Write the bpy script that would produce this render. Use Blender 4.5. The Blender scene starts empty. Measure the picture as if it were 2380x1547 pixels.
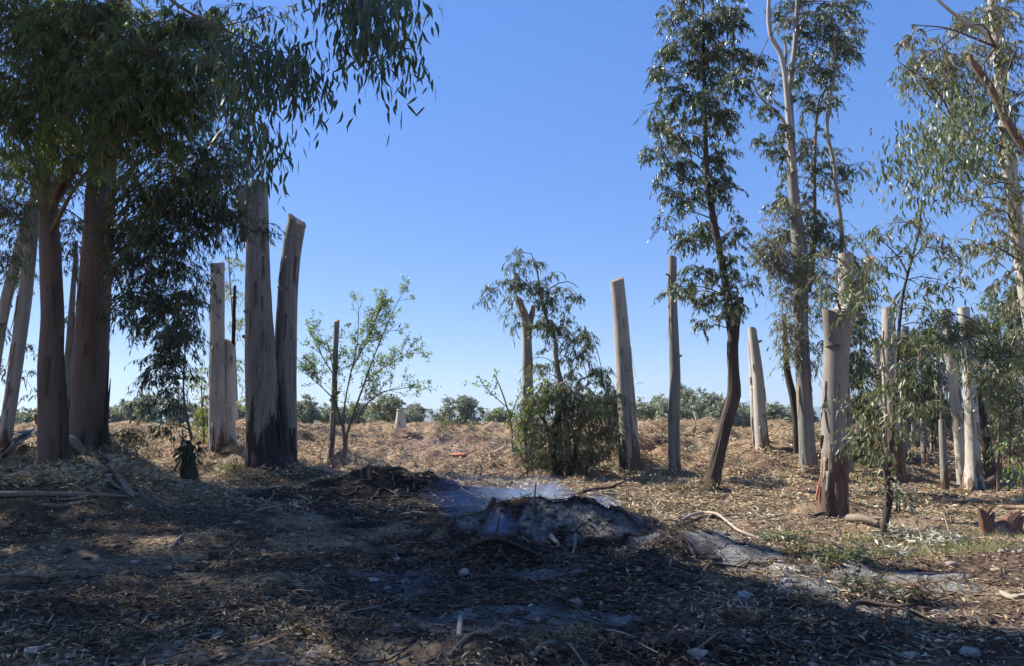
import bpy, math, random
import numpy as np
from mathutils import Vector

# ------------------------------------------------------------------ camera, sky, sun, exposure
FPX = 1719.0                      # focal length in units of a 2380 px wide picture
PITCH = math.radians(6.7)
CAM = np.array([0.0, 0.0, 1.6])
scene = bpy.context.scene
cam_d = bpy.data.cameras.new('camera'); cam = bpy.data.objects.new('camera', cam_d)
scene.collection.objects.link(cam); scene.camera = cam
cam.location = CAM; cam.rotation_euler = (math.pi / 2 + PITCH, 0, 0)
cam_d.sensor_width = 36; cam_d.lens = 36 * FPX / 2380; cam_d.clip_start = .05; cam_d.clip_end = 20000

SUN_AZ, SUN_EL = math.radians(-60), math.radians(43)
world = bpy.data.worlds.new('World'); scene.world = world; world.use_nodes = True
wn = world.node_tree; wn.nodes.clear()
sky = wn.nodes.new('ShaderNodeTexSky'); sky.sky_type = 'NISHITA'; sky.sun_disc = False
sky.sun_elevation = SUN_EL; sky.sun_rotation = SUN_AZ
sky.air_density = 1.0; sky.dust_density = .1; sky.ozone_density = 3.0
hsv = wn.nodes.new('ShaderNodeHueSaturation'); hsv.inputs['Saturation'].default_value = 1.88
hsv.inputs['Hue'].default_value = .510
wb = wn.nodes.new('ShaderNodeBackground'); wb.inputs['Strength'].default_value = .185
wo = wn.nodes.new('ShaderNodeOutputWorld')
gm = wn.nodes.new('ShaderNodeGamma'); gm.inputs[1].default_value = .44
wn.links.new(sky.outputs[0], gm.inputs[0]); wn.links.new(gm.outputs[0], hsv.inputs['Color']); tint = wn.nodes.new('ShaderNodeMix'); tint.data_type = 'RGBA'; tint.blend_type = 'MULTIPLY'; tint.inputs[0].default_value = 1; tint.inputs[7].default_value = (.71, .82, 1.1, 1)
wn.links.new(hsv.outputs[0], tint.inputs[6]); wn.links.new(tint.outputs[2], wb.inputs[0]); wn.links.new(wb.outputs[0], wo.inputs[0])
sd = bpy.data.lights.new('sun', 'SUN'); sd.energy = 5.0; sd.angle = math.radians(.55); sd.color = (1, .94, .85)
sun = bpy.data.objects.new('sun', sd); scene.collection.objects.link(sun)
SUNV = Vector((math.sin(SUN_AZ) * math.cos(SUN_EL), math.cos(SUN_AZ) * math.cos(SUN_EL), math.sin(SUN_EL)))
sun.rotation_euler = SUNV.to_track_quat('Z', 'Y').to_euler()
vs = scene.view_settings; vs.view_transform = 'Standard'; vs.look = 'None'; vs.gamma = 1; vs.exposure = 1.12
scene.cycles.max_bounces = 6; scene.cycles.diffuse_bounces = 3; scene.cycles.glossy_bounces = 2
scene.cycles.transmission_bounces = 3; scene.cycles.volume_bounces = 0; scene.cycles.volume_step_rate = 1.0
scene.cycles.volume_max_steps = 64; scene.cycles.caustics_reflective = False; scene.cycles.caustics_refractive = False

rng = np.random.default_rng(7)
random.seed(7)
C = scene.collection

# ------------------------------------------------------------------ picture coordinates -> places
cp, sp = math.cos(PITCH), math.sin(PITCH)
def W(px, py, Y):
    a, b = (px - 1190) / FPX, (773.5 - py) / FPX
    d = np.array([a, cp - b * sp, sp + b * cp])
    return CAM + d * (Y / d[1])

# ------------------------------------------------------------------ numpy noise
def _h(ix, iy, iz, s):
    n = (ix * 374761393 + iy * 668265263 + iz * 2147483647 + s * 1274126177) & 0xffffffff
    n = ((n ^ (n >> 13)) * 1274126177) & 0xffffffff
    n = ((n ^ (n >> 16)) * 2246822519) & 0xffffffff
    return ((n ^ (n >> 15)) & 0xffffff) / 16777215.0
def noise3(x, y, z, s=0):
    x, y, z = np.broadcast_arrays(np.asarray(x, float), np.asarray(y, float), np.asarray(z, float))
    xi, yi, zi = np.floor(x).astype(np.int64), np.floor(y).astype(np.int64), np.floor(z).astype(np.int64)
    fx, fy, fz = x - xi, y - yi, z - zi
    fx, fy, fz = [t * t * (3 - 2 * t) for t in (fx, fy, fz)]
    r = 0
    for a in (0, 1):
        for b in (0, 1):
            for c in (0, 1):
                r = r + _h(xi + a, yi + b, zi + c, s) * (fx if a else 1 - fx) * (fy if b else 1 - fy) * (fz if c else 1 - fz)
    return r * 2 - 1
def noise2(x, y, s=0):
    x = np.asarray(x, float); y = np.asarray(y, float)
    xi, yi = np.floor(x).astype(np.int64), np.floor(y).astype(np.int64)
    fx, fy = x - xi, y - yi
    fx, fy = fx * fx * (3 - 2 * fx), fy * fy * (3 - 2 * fy)
    r = 0
    for a in (0, 1):
        for b in (0, 1):
            r = r + _h(xi + a, yi + b, xi * 0, s) * (fx if a else 1 - fx) * (fy if b else 1 - fy)
    return r * 2 - 1
def sstep(a, b, x):
    t = np.clip((x - a) / (b - a), 0, 1); return t * t * (3 - 2 * t)

# ------------------------------------------------------------------ terrain
MOUNDS = []      # x, y, rx, ry, height, power
def mound(px, py_top, Y, rx, ry, base=0.0):
    p = W(px, py_top, Y); MOUNDS.append((p[0], Y, rx, ry, p[2] - base))
mound(110, 1092, 14, 3.6, 2.6); mound(30, 1075, 15, 3.2, 3.0, .35)
mound(205, 1018, 15.9, 1.9, 1.3); mound(175, 1035, 15.0, 1.2, 1.0); mound(240, 1062, 14.7, 1.0, 1.0); mound(285, 1105, 14.2, 1.0, .9); mound(60, 1040, 15.3, 1.6, 1.0)
mound(320, 1165, 13.6, 1.1, .9, .25)
mound(625, 1072, 19.4, 1.5, 1.2, .05)
mound(870, 1090, 15.2, 1.3, .7); mound(780, 1116, 14.6, 1.6, .8); mound(985, 1108, 15.0, .9, .6)
mound(1215, 1172, 10.2, .85, .6); mound(1335, 1176, 10.1, .95, .6); mound(1450, 1205, 9.9, .8, .55); mound(1110, 1215, 9.9, .6, .4)
mound(1570, 1250, 8.9, .75, .5); mound(1160, 1262, 8.6, .5, .35); mound(1480, 1300, 7.9, .9, .5)
mound(1440, 1495, 5.35, .45, .3); mound(1150, 1500, 5.2, .4, .3)
mound(2370, 1290, 8.6, 1.1, .9); mound(2150, 1350, 7.6, .5, .3); mound(1900, 1390, 7.0, .9, .35)
mound(1600, 1170, 14.0, 1.0, .5); mound(2000, 1128, 19.2, .9, .7); mound(420, 1240, 9.6, 1.5, .8); mound(700, 1260, 9.4, 1.3, .6)
def z_base(x, y):
    x = np.asarray(x, float); y = np.asarray(y, float)
    crest = 27.0 + 1.2 * noise2(x / 9, x * 0 + 3, 5)
    foot = crest - 6.5 - 1.5 * noise2(x / 7, x * 0 + 9, 6)
    t = np.clip((y - foot) / (crest - foot), 0, 1)
    bank = 1.30 * (t ** .85) * (1 - .05 * np.sin(t * 3.14))
    z = bank - .25 * sstep(0, 6, y - crest)
    z = z + .06 * noise2(x / 2.6, y / 2.6, 1)
    far = sstep(40, 300, np.hypot(x, y))
    hm = np.zeros_like(z)
    for mx, my, rx, ry, h in MOUNDS:
        d = ((x - mx) / rx) ** 2 + ((y - my) / ry) ** 2
        g = h * np.exp(-d * 1.1); k = .05; hm = np.maximum(hm, g) + k * np.exp(-np.abs(hm - g) / k) * .35 * (np.minimum(hm, g) / .2).clip(0, 1)
    z = z + hm
    return z * (1 - far) + far * .6
def z_full(x, y):
    z = z_base(x, y)
    n = sstep(45, 20, y)
    z = z + n * (.045 * noise2(x / .7, y / .7, 2) + .03 * noise2(x / .3, y / .3, 3) + .017 * noise2(x / .13, y / .13, 4))
    rid = (1 - np.abs(noise2(x / 1.1, y / .8, 8)))
    z = z + .07 * n * rid ** 3
    b = sstep(17, 24, y) * sstep(33, 26, y)
    z = z + b * (.42 * np.abs(noise2(x / 2.4, y / 1.5, 11)) ** 1.6 + .26 * np.abs(noise2(x / .9, y / .7, 12)) ** 1.5 + .07 * noise2(x / .25, y / .25, 13) - .06)
    hp = np.exp(-(((x - .9) / 2.2) ** 2 + ((y - 9.6) / 1.3) ** 2)) + .8 * np.exp(-(((x + 2.2) / 2.2) ** 2 + ((y - 14.8) / 1.2) ** 2))
    z = z + hp * (.12 * np.abs(noise2(x / .5, y / .4, 14)) + .07 * np.abs(noise2(x / .2, y / .17, 15)) + .03 * noise2(x / .08, y / .08, 16))
    return z
def G(px, py):
    Y = np.concatenate([np.arange(2.5, 20, .03), np.arange(20, 90, .1)])
    a, b = (px - 1190) / FPX, (773.5 - py) / FPX
    d = np.array([a, cp - b * sp, sp + b * cp])
    t = Y / d[1]; X = d[0] * t; Z = CAM[2] + d[2] * t
    k = np.nonzero(Z <= z_base(X, Y))[0]
    i = k[0] if len(k) else len(Y) - 1
    return np.array([X[i], Y[i], float(z_full(X[i], Y[i]))])

for _px, _py in ((515, 1062), (1233, 1086), (1310, 1090), (1465, 1096), (1570, 1105), (1650, 1138), (1770, 1050), (1882, 1098), (1935, 1198), (2250, 1110), (2088, 1118), (2048, 1252), (800, 1082)):
    _g = G(_px, _py); _s = .5 if _py < 1250 else .25; MOUNDS.append((_g[0] + .1, _g[1] + .25, _s * 1.5, _s * 1.2, .26 * _s + .06))
def ell(specs, x, y, s, amp=.55, sc=.5):
    m = np.zeros_like(x)
    nz = noise2(x / sc, y / sc, s) * amp + noise2(x / (sc * .3), y / (sc * .3), s + 1) * amp * .55
    for px, py, rx, ry, st in specs:
        g = G(px, py)
        d = np.sqrt(((x - g[0]) / rx) ** 2 + ((y - g[1]) / ry) ** 2)
        m = np.maximum(m, st * sstep(1.15, .75, d + nz * .5))
    return m
BURN_SHADE = [(900, 1125, 2.6, 1.2, 1), (1000, 1140, 2.0, 1.0, 1), (1120, 1290, 1.8, .9, 1), (1330, 1300, 1.4, .7, .95), (1010, 1390, 1.4, .5, .85), (1300, 1165, 1.9, 1.0, .9), (1180, 1150, 2.0, 1.4, .9), (250, 1240, 3.5, 1.6, .72), (150, 1400, 2.2, .9, .7), (500, 1420, 2.0, .9, .72), (820, 1450, 1.4, .7, .7), (1650, 1500, 1.5, .5, .55), (60, 1180, 2.5, 1.5, .65), (900, 1150, 2.6, 1.6, .85), (1060, 1200, 2.2, 1.8, 1), (1200, 1260, 2.0, 1.6, 1), (1250, 1330, 1.7, 1.0, .9), (620, 1110, 2.0, 1.4, .75),  # burnt ground, plus left foreground mulch darkened to deepen its shade
        (1150, 1430, 1.6, .8, .8), (1420, 1270, 1.6, 1.2, .85), (1550, 1290, 1.2, .8, .8), (1440, 1520, .8, .4, .9), (760, 1320, 1.4, .7, .75), (1700, 1300, 1.3, .6, .6),
        (1900, 1330, 1.4, .6, .4), (430, 1200, 1.8, 1.0, .5), (1150, 1140, 2.2, 1.3, .65), (1990, 1390, .9, .5, .6), (2040, 1265, 1.2, .5, .35)]
ASH = [(1190, 1450, 1.05, .34, 1.4), (1080, 1470, .5, .2, 1.3), (1320, 1440, .5, .25, 1.2), (1280, 1335, .35, .14, 1.2), (860, 1335, .55, .14, 1.0), (1130, 1222, .3, .2, .7), (1260, 1228, .45, .25, .7), (1370, 1238, .5, .3, .8), (1450, 1240, .45, .28, .8), (1400, 1245, .3, .2, .8), (1450, 1250, .4, .2, .7), (1250, 1255, .25, .12, .7), (1230, 1330, .35, .14, .75),
       (1500, 1262, .3, .15, .6), (1710, 1290, .62, .3, 1.1), (1800, 1330, .6, .2, 1), (2090, 1335, .6, .32, 1.5), (2000, 1375, .8, .28, 1.2), (1960, 1350, .5, .15, 1.1), (1870, 1350, .5, .15, .5), (830, 1335, .5, .14, .55),
       (950, 1385, .3, .15, .4), (1730, 1400, .15, .1, .8), (1110, 1225, .35, .2, .55), (2070, 1410, .6, .2, .5), (1640, 1260, .5, .3, .5)]
BARE = [(1750, 1470, 1.4, .35, .8), (2000, 1500, 1.6, .45, .9), (1550, 1400, .9, .3, .8), (2150, 1420, 1.2, .4, .9), (640, 1010, 2.5, 1, .8), (560, 995, 1.5, 1, 1), (1260, 1045, .8, .8, .9), (1540, 1060, 1.0, .8, .8), (1100, 1060, 1.6, .8, .7), (900, 1040, 1.5, 1, .6), (1720, 1080, 1.5, .8, .7), (1250, 1108, 3.2, .9, .8), (1700, 1140, 3, .8, .6), (2250, 1160, 3, 1.2, .8), (2280, 1440, 1.5, .8, .9), (2150, 1500, 1.6, .5, .7), (1300, 1345, .8, .3, .6), (1040, 1350, .8, .4, .5),
        (450, 1050, 1.6, 1.5, .7), (1060, 1035, .9, .6, .9), (1460, 1040, .5, 1, .8), (700, 1180, 1.6, .5, .7), (1850, 1230, 1.2, .5, .7), (2370, 1340, 1.2, 1.0, 1), (1600, 1420, 1.2, .4, .6), (560, 985, 1.5, 1.2, .8)]
GREEN = [(2130, 1285, 1.0, .25, .15), (2280, 1280, .7, .25, .15)]

# ------------------------------------------------------------------ mesh collector
class MB:
    def __init__(s): s.v = []; s.f = {}; s.n = 0; s.a = {}
    def add(s, v, fs, **attrs):
        v = np.asarray(v, np.float32).reshape(-1, 3)
        for f in fs:
            f = np.asarray(f, np.int64)
            if len(f): s.f.setdefault(f.shape[1], []).append(f + s.n)
        for k, val in attrs.items():
            s.a.setdefault(k, []).append((s.n, np.broadcast_to(np.asarray(val, np.float32), (len(v),))))
        s.v.append(v); s.n += len(v)
    def mesh(s, name, mat, off=(0, 0, 0), smooth=True):
        V = np.concatenate(s.v) - np.asarray(off, np.float32)
        me = bpy.data.meshes.new(name)
        me.vertices.add(len(V)); me.vertices.foreach_set('co', V.astype(np.float32).ravel())
        loops = []; starts = []; n = 0
        for k, fl in s.f.items():
            F = np.concatenate(fl); loops.append(F.ravel()); starts.append(np.arange(len(F)) * k + n); n += F.size
        L = np.concatenate(loops).astype(np.int32); S = np.concatenate(starts).astype(np.int32)
        me.loops.add(len(L)); me.loops.foreach_set('vertex_index', L)
        me.polygons.add(len(S)); me.polygons.foreach_set('loop_start', S)
        me.polygons.foreach_set('use_smooth', np.full(len(S), smooth))
        for k, lst in s.a.items():
            at = me.attributes.new(k, 'FLOAT', 'POINT'); arr = np.zeros(len(V), np.float32)
            for st, val in lst: arr[st:st + len(val)] = val
            at.data.foreach_set('value', arr)
        me.update(calc_edges=True); me.validate()
        if mat: me.materials.append(mat)
        return me
    def build(s, name, mat, parent=None, smooth=True, kind=None):
        off = parent_loc(parent)
        o = bpy.data.objects.new(name, s.mesh(name, mat, off, smooth)); C.objects.link(o)
        if parent: o.parent = parent
        if kind: o['kind'] = kind
        return o
def parent_loc(p):
    l = np.zeros(3)
    while p: l = l + np.array(p.location); p = p.parent
    return l
def thing(name, label, cat, loc, group=None):
    o = bpy.data.objects.new(name, None); C.objects.link(o); o.empty_display_size = .2
    o.location = [float(a) for a in loc]; o['label'] = label; o['category'] = cat
    if group: o['group'] = group
    return o
def tag(o, label, cat, kind=None, group=None):
    o['label'] = label; o['category'] = cat
    if kind: o['kind'] = kind
    if group: o['group'] = group
    return o

def unit(a): return a / np.maximum(np.linalg.norm(a, axis=-1, keepdims=True), 1e-9)
def rdir(n): return unit(rng.normal(size=(n, 3)))
def leaves(mb, b, d, L, Wd, sickle=.12, two=False):
    n = len(b); L = np.broadcast_to(L, n)[:, None]; Wd = np.broadcast_to(Wd, n)[:, None]
    d = unit(d); s = unit(np.cross(d, rdir(n))); c = (rng.random((n, 1)) * 2 - 1) * sickle * L
    if two:
        v = np.stack([b, b + d * L * .45 + s * Wd * .5 + s * c, b + d * L, b + d * L * .45 - s * Wd * .5 + s * c], 1)
        i = np.arange(n)[:, None] * 4
        mb.add(v, [i + np.array([[0, 1, 2, 3]])]); return
    nn = np.cross(d, s)
    v = np.stack([b, b + d * L * .3 - s * Wd * .5 + s * c * .8, b + d * L * .3 + s * Wd * .5 + s * c * .8,
                  b + d * L * .65 - s * Wd * .4 + s * c + nn * c * .3, b + d * L * .65 + s * Wd * .4 + s * c + nn * c * .3, b + d * L - s * c * .3], 1)
    i = np.arange(n)[:, None] * 6
    mb.add(v, [i + np.array([[0, 2, 1]]), i + np.array([[1, 2, 4, 3]]), i + np.array([[3, 4, 5]])])
def twigs(mb, P, R, sides=3):
    T, K, _ = P.shape
    tan = unit(np.gradient(P, axis=1)); ref = np.array([.31, .93, .2])
    u = unit(np.cross(tan, ref)); w = np.cross(tan, u)
    a = np.arange(sides) * 2 * math.pi / sides
    R = np.broadcast_to(R, (T, K))
    v = P[:, :, None, :] + R[:, :, None, None] * (u[:, :, None, :] * np.cos(a)[None, None, :, None] + w[:, :, None, :] * np.sin(a)[None, None, :, None])
    base = (np.arange(T) * K * sides)[:, None, None]
    k = np.arange(K - 1)[None, :, None] * sides; j = np.arange(sides)[None, None, :]; j2 = (j + 1) % sides
    f = np.stack(np.broadcast_arrays(base + k + j, base + k + j2, base + k + sides + j2, base + k + sides + j), -1).reshape(-1, 4)
    mb.add(v, [f])
def smooth_path(P, R, step):
    P = np.asarray(P, float); R = np.asarray(R, float)
    if len(P) == 2: P = np.array([P[0], (P[0] + P[1]) / 2, P[1]]); R = np.array([R[0], (R[0] + R[1]) / 2, R[1]])
    Q = np.vstack([2 * P[0] - P[1], P, 2 * P[-1] - P[-2]]); out = []; rad = []
    for i in range(1, len(Q) - 2):
        n = max(2, int(np.linalg.norm(Q[i + 1] - Q[i]) / step))
        for t in np.arange(n) / n:
            out.append(.5 * (2 * Q[i] + (Q[i + 1] - Q[i - 1]) * t + (2 * Q[i - 1] - 5 * Q[i] + 4 * Q[i + 1] - Q[i + 2]) * t * t + (3 * Q[i] - Q[i - 1] - 3 * Q[i + 1] + Q[i + 2]) * t ** 3))
            rad.append(R[i - 1] + (R[i] - R[i - 1]) * t)
    out.append(P[-1]); rad.append(R[-1]); return np.array(out), np.array(rad)
def tube(mb, P, R, sides=20, amp=.03, fur=0., step=.2, seed=0, rb=-9., flare=0., tilt=(0, 0), caps=False, hbase=None):
    """a limb or trunk: uneven round section, optional furrowed bark, cut top; returns path, top ring"""
    P, R = smooth_path(P, R, step)
    tan = unit(np.gradient(P, axis=0)); mean = unit((P[-1] - P[0])[None])[0]
    ref = np.eye(3)[np.argmin(np.abs(mean) + np.array([0, .01, .02]))]
    u = unit(ref - tan * (tan @ ref)[:, None]); w = np.cross(tan, u)
    a = np.arange(sides) * 2 * math.pi / sides
    s = np.concatenate([[0], np.cumsum(np.linalg.norm(np.diff(P, axis=0), axis=1))])
    ca, sa = np.cos(a)[None], np.sin(a)[None]; S = s[:, None]
    nz = amp * (noise3(ca * 1.1, sa * 1.1, S * .9 + seed, seed) + .5 * noise3(ca * 2.3, sa * 2.3, S * 2.2 + seed, seed + 1))
    if fur: nz = nz + fur * (1 - 2 * np.abs(noise3(ca * 4.5, sa * 4.5, S * 1.4 + seed, seed + 2))) + fur * .5 * noise3(ca * 9, sa * 9, S * 5, seed + 3)
    if flare:
        h = np.exp(-S / .4); nz = nz + 1.7 * flare * h * (.6 + .8 * noise3(ca * 2.1, sa * 2.1, 0 * S + seed, seed + 5))
    r = R[:, None] * (1 + nz)
    V = P[:, None] + u[:, None] * (r * ca)[..., None] + w[:, None] * (r * sa)[..., None]
    V[-1] += tan[-1] * (R[-1] * .22 * noise3(ca * 2.6, sa * 2.6, seed + .5, seed + 9)).reshape(-1, 1)
    if tilt != (0, 0):
        l = V[-1] - P[-1]; V[-1] += np.array([0, 0, 1.]) * (l[:, 0] * tilt[0] + l[:, 1] * tilt[1])[:, None]
    K = len(P); k = np.arange(K - 1)[:, None] * sides; j = np.arange(sides)[None]; j2 = (j + 1) % sides
    f = np.stack([k + j, k + j2, k + sides + j2, k + sides + j], -1).reshape(-1, 4)
    h0 = P[0][2] if hbase is None else hbase
    h = V[..., 2].ravel() - h0
    mb.add(V, [f], h=h, rb=rb)
    if caps:
        for ring, c, flip in ((V[0], P[0], 1), (V[-1], P[-1], 0)):
            vv = np.vstack([ring, c]); jj = np.arange(sides); t = np.stack([jj, (jj + 1) % sides, np.full(sides, sides)], -1)
            mb.add(vv, [t[:, ::-1] if flip else t], h=9., rb=-9.)
    return P, V[-1]
def cap(ring, mat, parent, lift=.004):
    n = len(ring); c = ring.mean(0); nrm = np.cross(ring[1] - ring[0], ring[n // 3] - ring[0]); nrm = nrm / np.linalg.norm(nrm)
    if nrm[2] < 0: nrm = -nrm
    lo = ring; hi = c + (ring - c) * .985 + nrm * lift; mid = c + (ring - c) * .45 + nrm * (lift + .006)
    mb = MB(); j = np.arange(n); j2 = (j + 1) % n
    mb.add(np.vstack([lo, hi, mid, c + nrm * lift]), [np.stack([j, j2, n + j2, n + j], -1), np.stack([n + j, n + j2, 2 * n + j2, 2 * n + j], -1), np.stack([2 * n + j, 2 * n + j2, np.full(n, 3 * n)], -1)])
    return mb.build('cut_face', mat, parent, smooth=False)

# ------------------------------------------------------------------ materials
def mat(name):
    m = bpy.data.materials.new(name); m.use_nodes = True; nt = m.node_tree; nt.nodes.clear()
    N = lambda t, **k: _n(nt, t, k)
    return m, nt, N
def _n(nt, t, k):
    n = nt.nodes.new('ShaderNode' + t)
    for a, b in k.items():
        if a[0] == '_': setattr(n, a[1:], b)
        else: n.inputs[a.replace('__', ' ')].default_value = b
    return n
def ramp(nt, stops, inp=None):
    r = nt.nodes.new('ShaderNodeValToRGB'); e = r.color_ramp.elements
    while len(e) < len(stops): e.new(.5)
    for i, (p, c) in enumerate(stops): e[i].position = p; e[i].color = (*c, 1) if len(c) == 3 else c
    if inp: nt.links.new(inp, r.inputs[0])
    return r
def mixc(nt, f, a, b, mode='MIX'):
    m = nt.nodes.new('ShaderNodeMix'); m.data_type = 'RGBA'; m.blend_type = mode
    for i, v in ((0, f), (6, a), (7, b)):
        if hasattr(v, 'links'): nt.links.new(v, m.inputs[i])
        else: m.inputs[i].default_value = v if i == 0 else (*v, 1)
    return m.outputs[2]
def math_(nt, op, a, b=0, c=0, clamp=False):
    m = nt.nodes.new('ShaderNodeMath'); m.operation = op; m.use_clamp = clamp
    for i, v in enumerate((a, b, c)):
        if hasattr(v, 'links'): nt.links.new(v, m.inputs[i])
        else: m.inputs[i].default_value = v
    return m.outputs[0]
def noise_n(nt, coord, scale, detail=4, rough=.55, vec=None):
    if vec:
        mp = nt.nodes.new('ShaderNodeMapping'); mp.inputs['Scale'].default_value = vec; nt.links.new(coord, mp.inputs[0]); coord = mp.outputs[0]
    n = nt.nodes.new('ShaderNodeTexNoise'); n.inputs['Scale'].default_value = scale; n.inputs['Detail'].default_value = detail; n.inputs['Roughness'].default_value = rough
    nt.links.new(coord, n.inputs['Vector']); return n.outputs[0]
def bump(nt, h, s, d):
    b = nt.nodes.new('ShaderNodeBump'); b.inputs['Strength'].default_value = s; b.inputs['Distance'].default_value = d; nt.links.new(h, b.inputs['Height']); return b.outputs[0]

def leaf_mat(name, cols, rough=.42, trans=.3, spec=.5):
    m, nt, N = mat(name)
    geo = N('NewGeometry'); oi = N('ObjectInfo')
    r = math_(nt, 'FRACT', math_(nt, 'ADD', geo.outputs['Random Per Island'], oi.outputs['Random']))
    st = [(i / max(1, len(cols) - 1), c) for i, c in enumerate(cols)]
    col = ramp(nt, st, r).outputs[0]
    p = N('BsdfPrincipled', Roughness=rough); p.inputs['Specular IOR Level'].default_value = spec
    t = N('BsdfTranslucent'); mx = N('MixShader'); mx.inputs[0].default_value = trans; o = N('OutputMaterial')
    tc = mixc(nt, .5, col, (.32, .42, .05), 'MIX')
    nt.links.new(col, p.inputs['Base Color']); nt.links.new(tc, t.inputs[0])
    nt.links.new(p.outputs[0], mx.inputs[1]); nt.links.new(t.outputs[0], mx.inputs[2]); nt.links.new(mx.outputs[0], o.inputs[0])
    return m
M = {}
M['leaf_shade'] = leaf_mat('leaf_shade', [(.04, .085, .03), (.055, .12, .04), (.07, .11, .055), (.05, .10, .035), (.11, .15, .05), (.055, .10, .04), (.22, .18, .05)], trans=.38, rough=.5)
M['leaf_dark'] = leaf_mat('leaf_dark', [(.03, .055, .022), (.05, .075, .035), (.04, .065, .03), (.055, .085, .03)], trans=.12, rough=.5)
M['leaf_euc'] = leaf_mat('leaf_euc', [(.07, .10, .05), (.10, .135, .07), (.075, .105, .055), (.15, .17, .09), (.085, .12, .05), (.18, .16, .085), (.08, .11, .06)], trans=.24, rough=.46, spec=.45)
M['leaf_crown'] = leaf_mat('leaf_crown', [(.045, .075, .035), (.07, .105, .05), (.05, .08, .038), (.12, .14, .075), (.06, .09, .04), (.14, .13, .07), (.055, .08, .04)], trans=.16, rough=.45, spec=.45)
M['leaf_pale'] = leaf_mat('leaf_pale', [(.12, .145, .075), (.17, .19, .11), (.22, .215, .13), (.13, .155, .08), (.27, .23, .14), (.16, .175, .10)], trans=.26, rough=.46, spec=.45)
M['leaf_dry'] = leaf_mat('leaf_dry', [(.20, .14, .085), (.26, .19, .12), (.15, .11, .06), (.14, .13, .06)], trans=.2, rough=.6)
M['leaf_fresh'] = leaf_mat('leaf_fresh', [(.12, .22, .055), (.17, .29, .075), (.22, .31, .11), (.11, .19, .05), (.22, .24, .10)], trans=.4, rough=.5)
M['leaf_yellow'] = leaf_mat('leaf_yellow', [(.22, .26, .06), (.30, .30, .06), (.16, .22, .07), (.35, .30, .05)], trans=.4, rough=.5)
M['leaf_olive'] = leaf_mat('leaf_olive', [(.22, .24, .19), (.30, .315, .26), (.25, .27, .20), (.36, .365, .31)], trans=.25, rough=.55)
M['leaf_pine'] = leaf_mat('leaf_pine', [(.035, .075, .02), (.06, .11, .03), (.045, .09, .025)], trans=.1, rough=.6)
M['litter'] = leaf_mat('litter', [(.38, .28, .15), (.50, .40, .24), (.25, .155, .08), (.56, .47, .31), (.35, .28, .17), (.47, .32, .17), (.31, .185, .095), (.54, .48, .35), (.18, .11, .06)], trans=.05, rough=.65, spec=.35)
M['litter_dark'] = leaf_mat('litter_dark', [(.07, .045, .03), (.13, .08, .05), (.045, .032, .025), (.26, .19, .13), (.10, .065, .04), (.055, .038, .03)], trans=.02, rough=.75, spec=.3)
M['litter_green'] = leaf_mat('litter_green', [(.30, .28, .20), (.40, .37, .29), (.22, .21, .13), (.44, .40, .32), (.19, .19, .10)], trans=.08, rough=.55)
M['grass'] = leaf_mat('grass', [(.17, .19, .08), (.27, .26, .12), (.36, .31, .17), (.20, .22, .09)], trans=.3, rough=.6)
M['flower'] = leaf_mat('flower', [(.62, .6, .5), (.7, .68, .58)], trans=.2, rough=.7)

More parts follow.
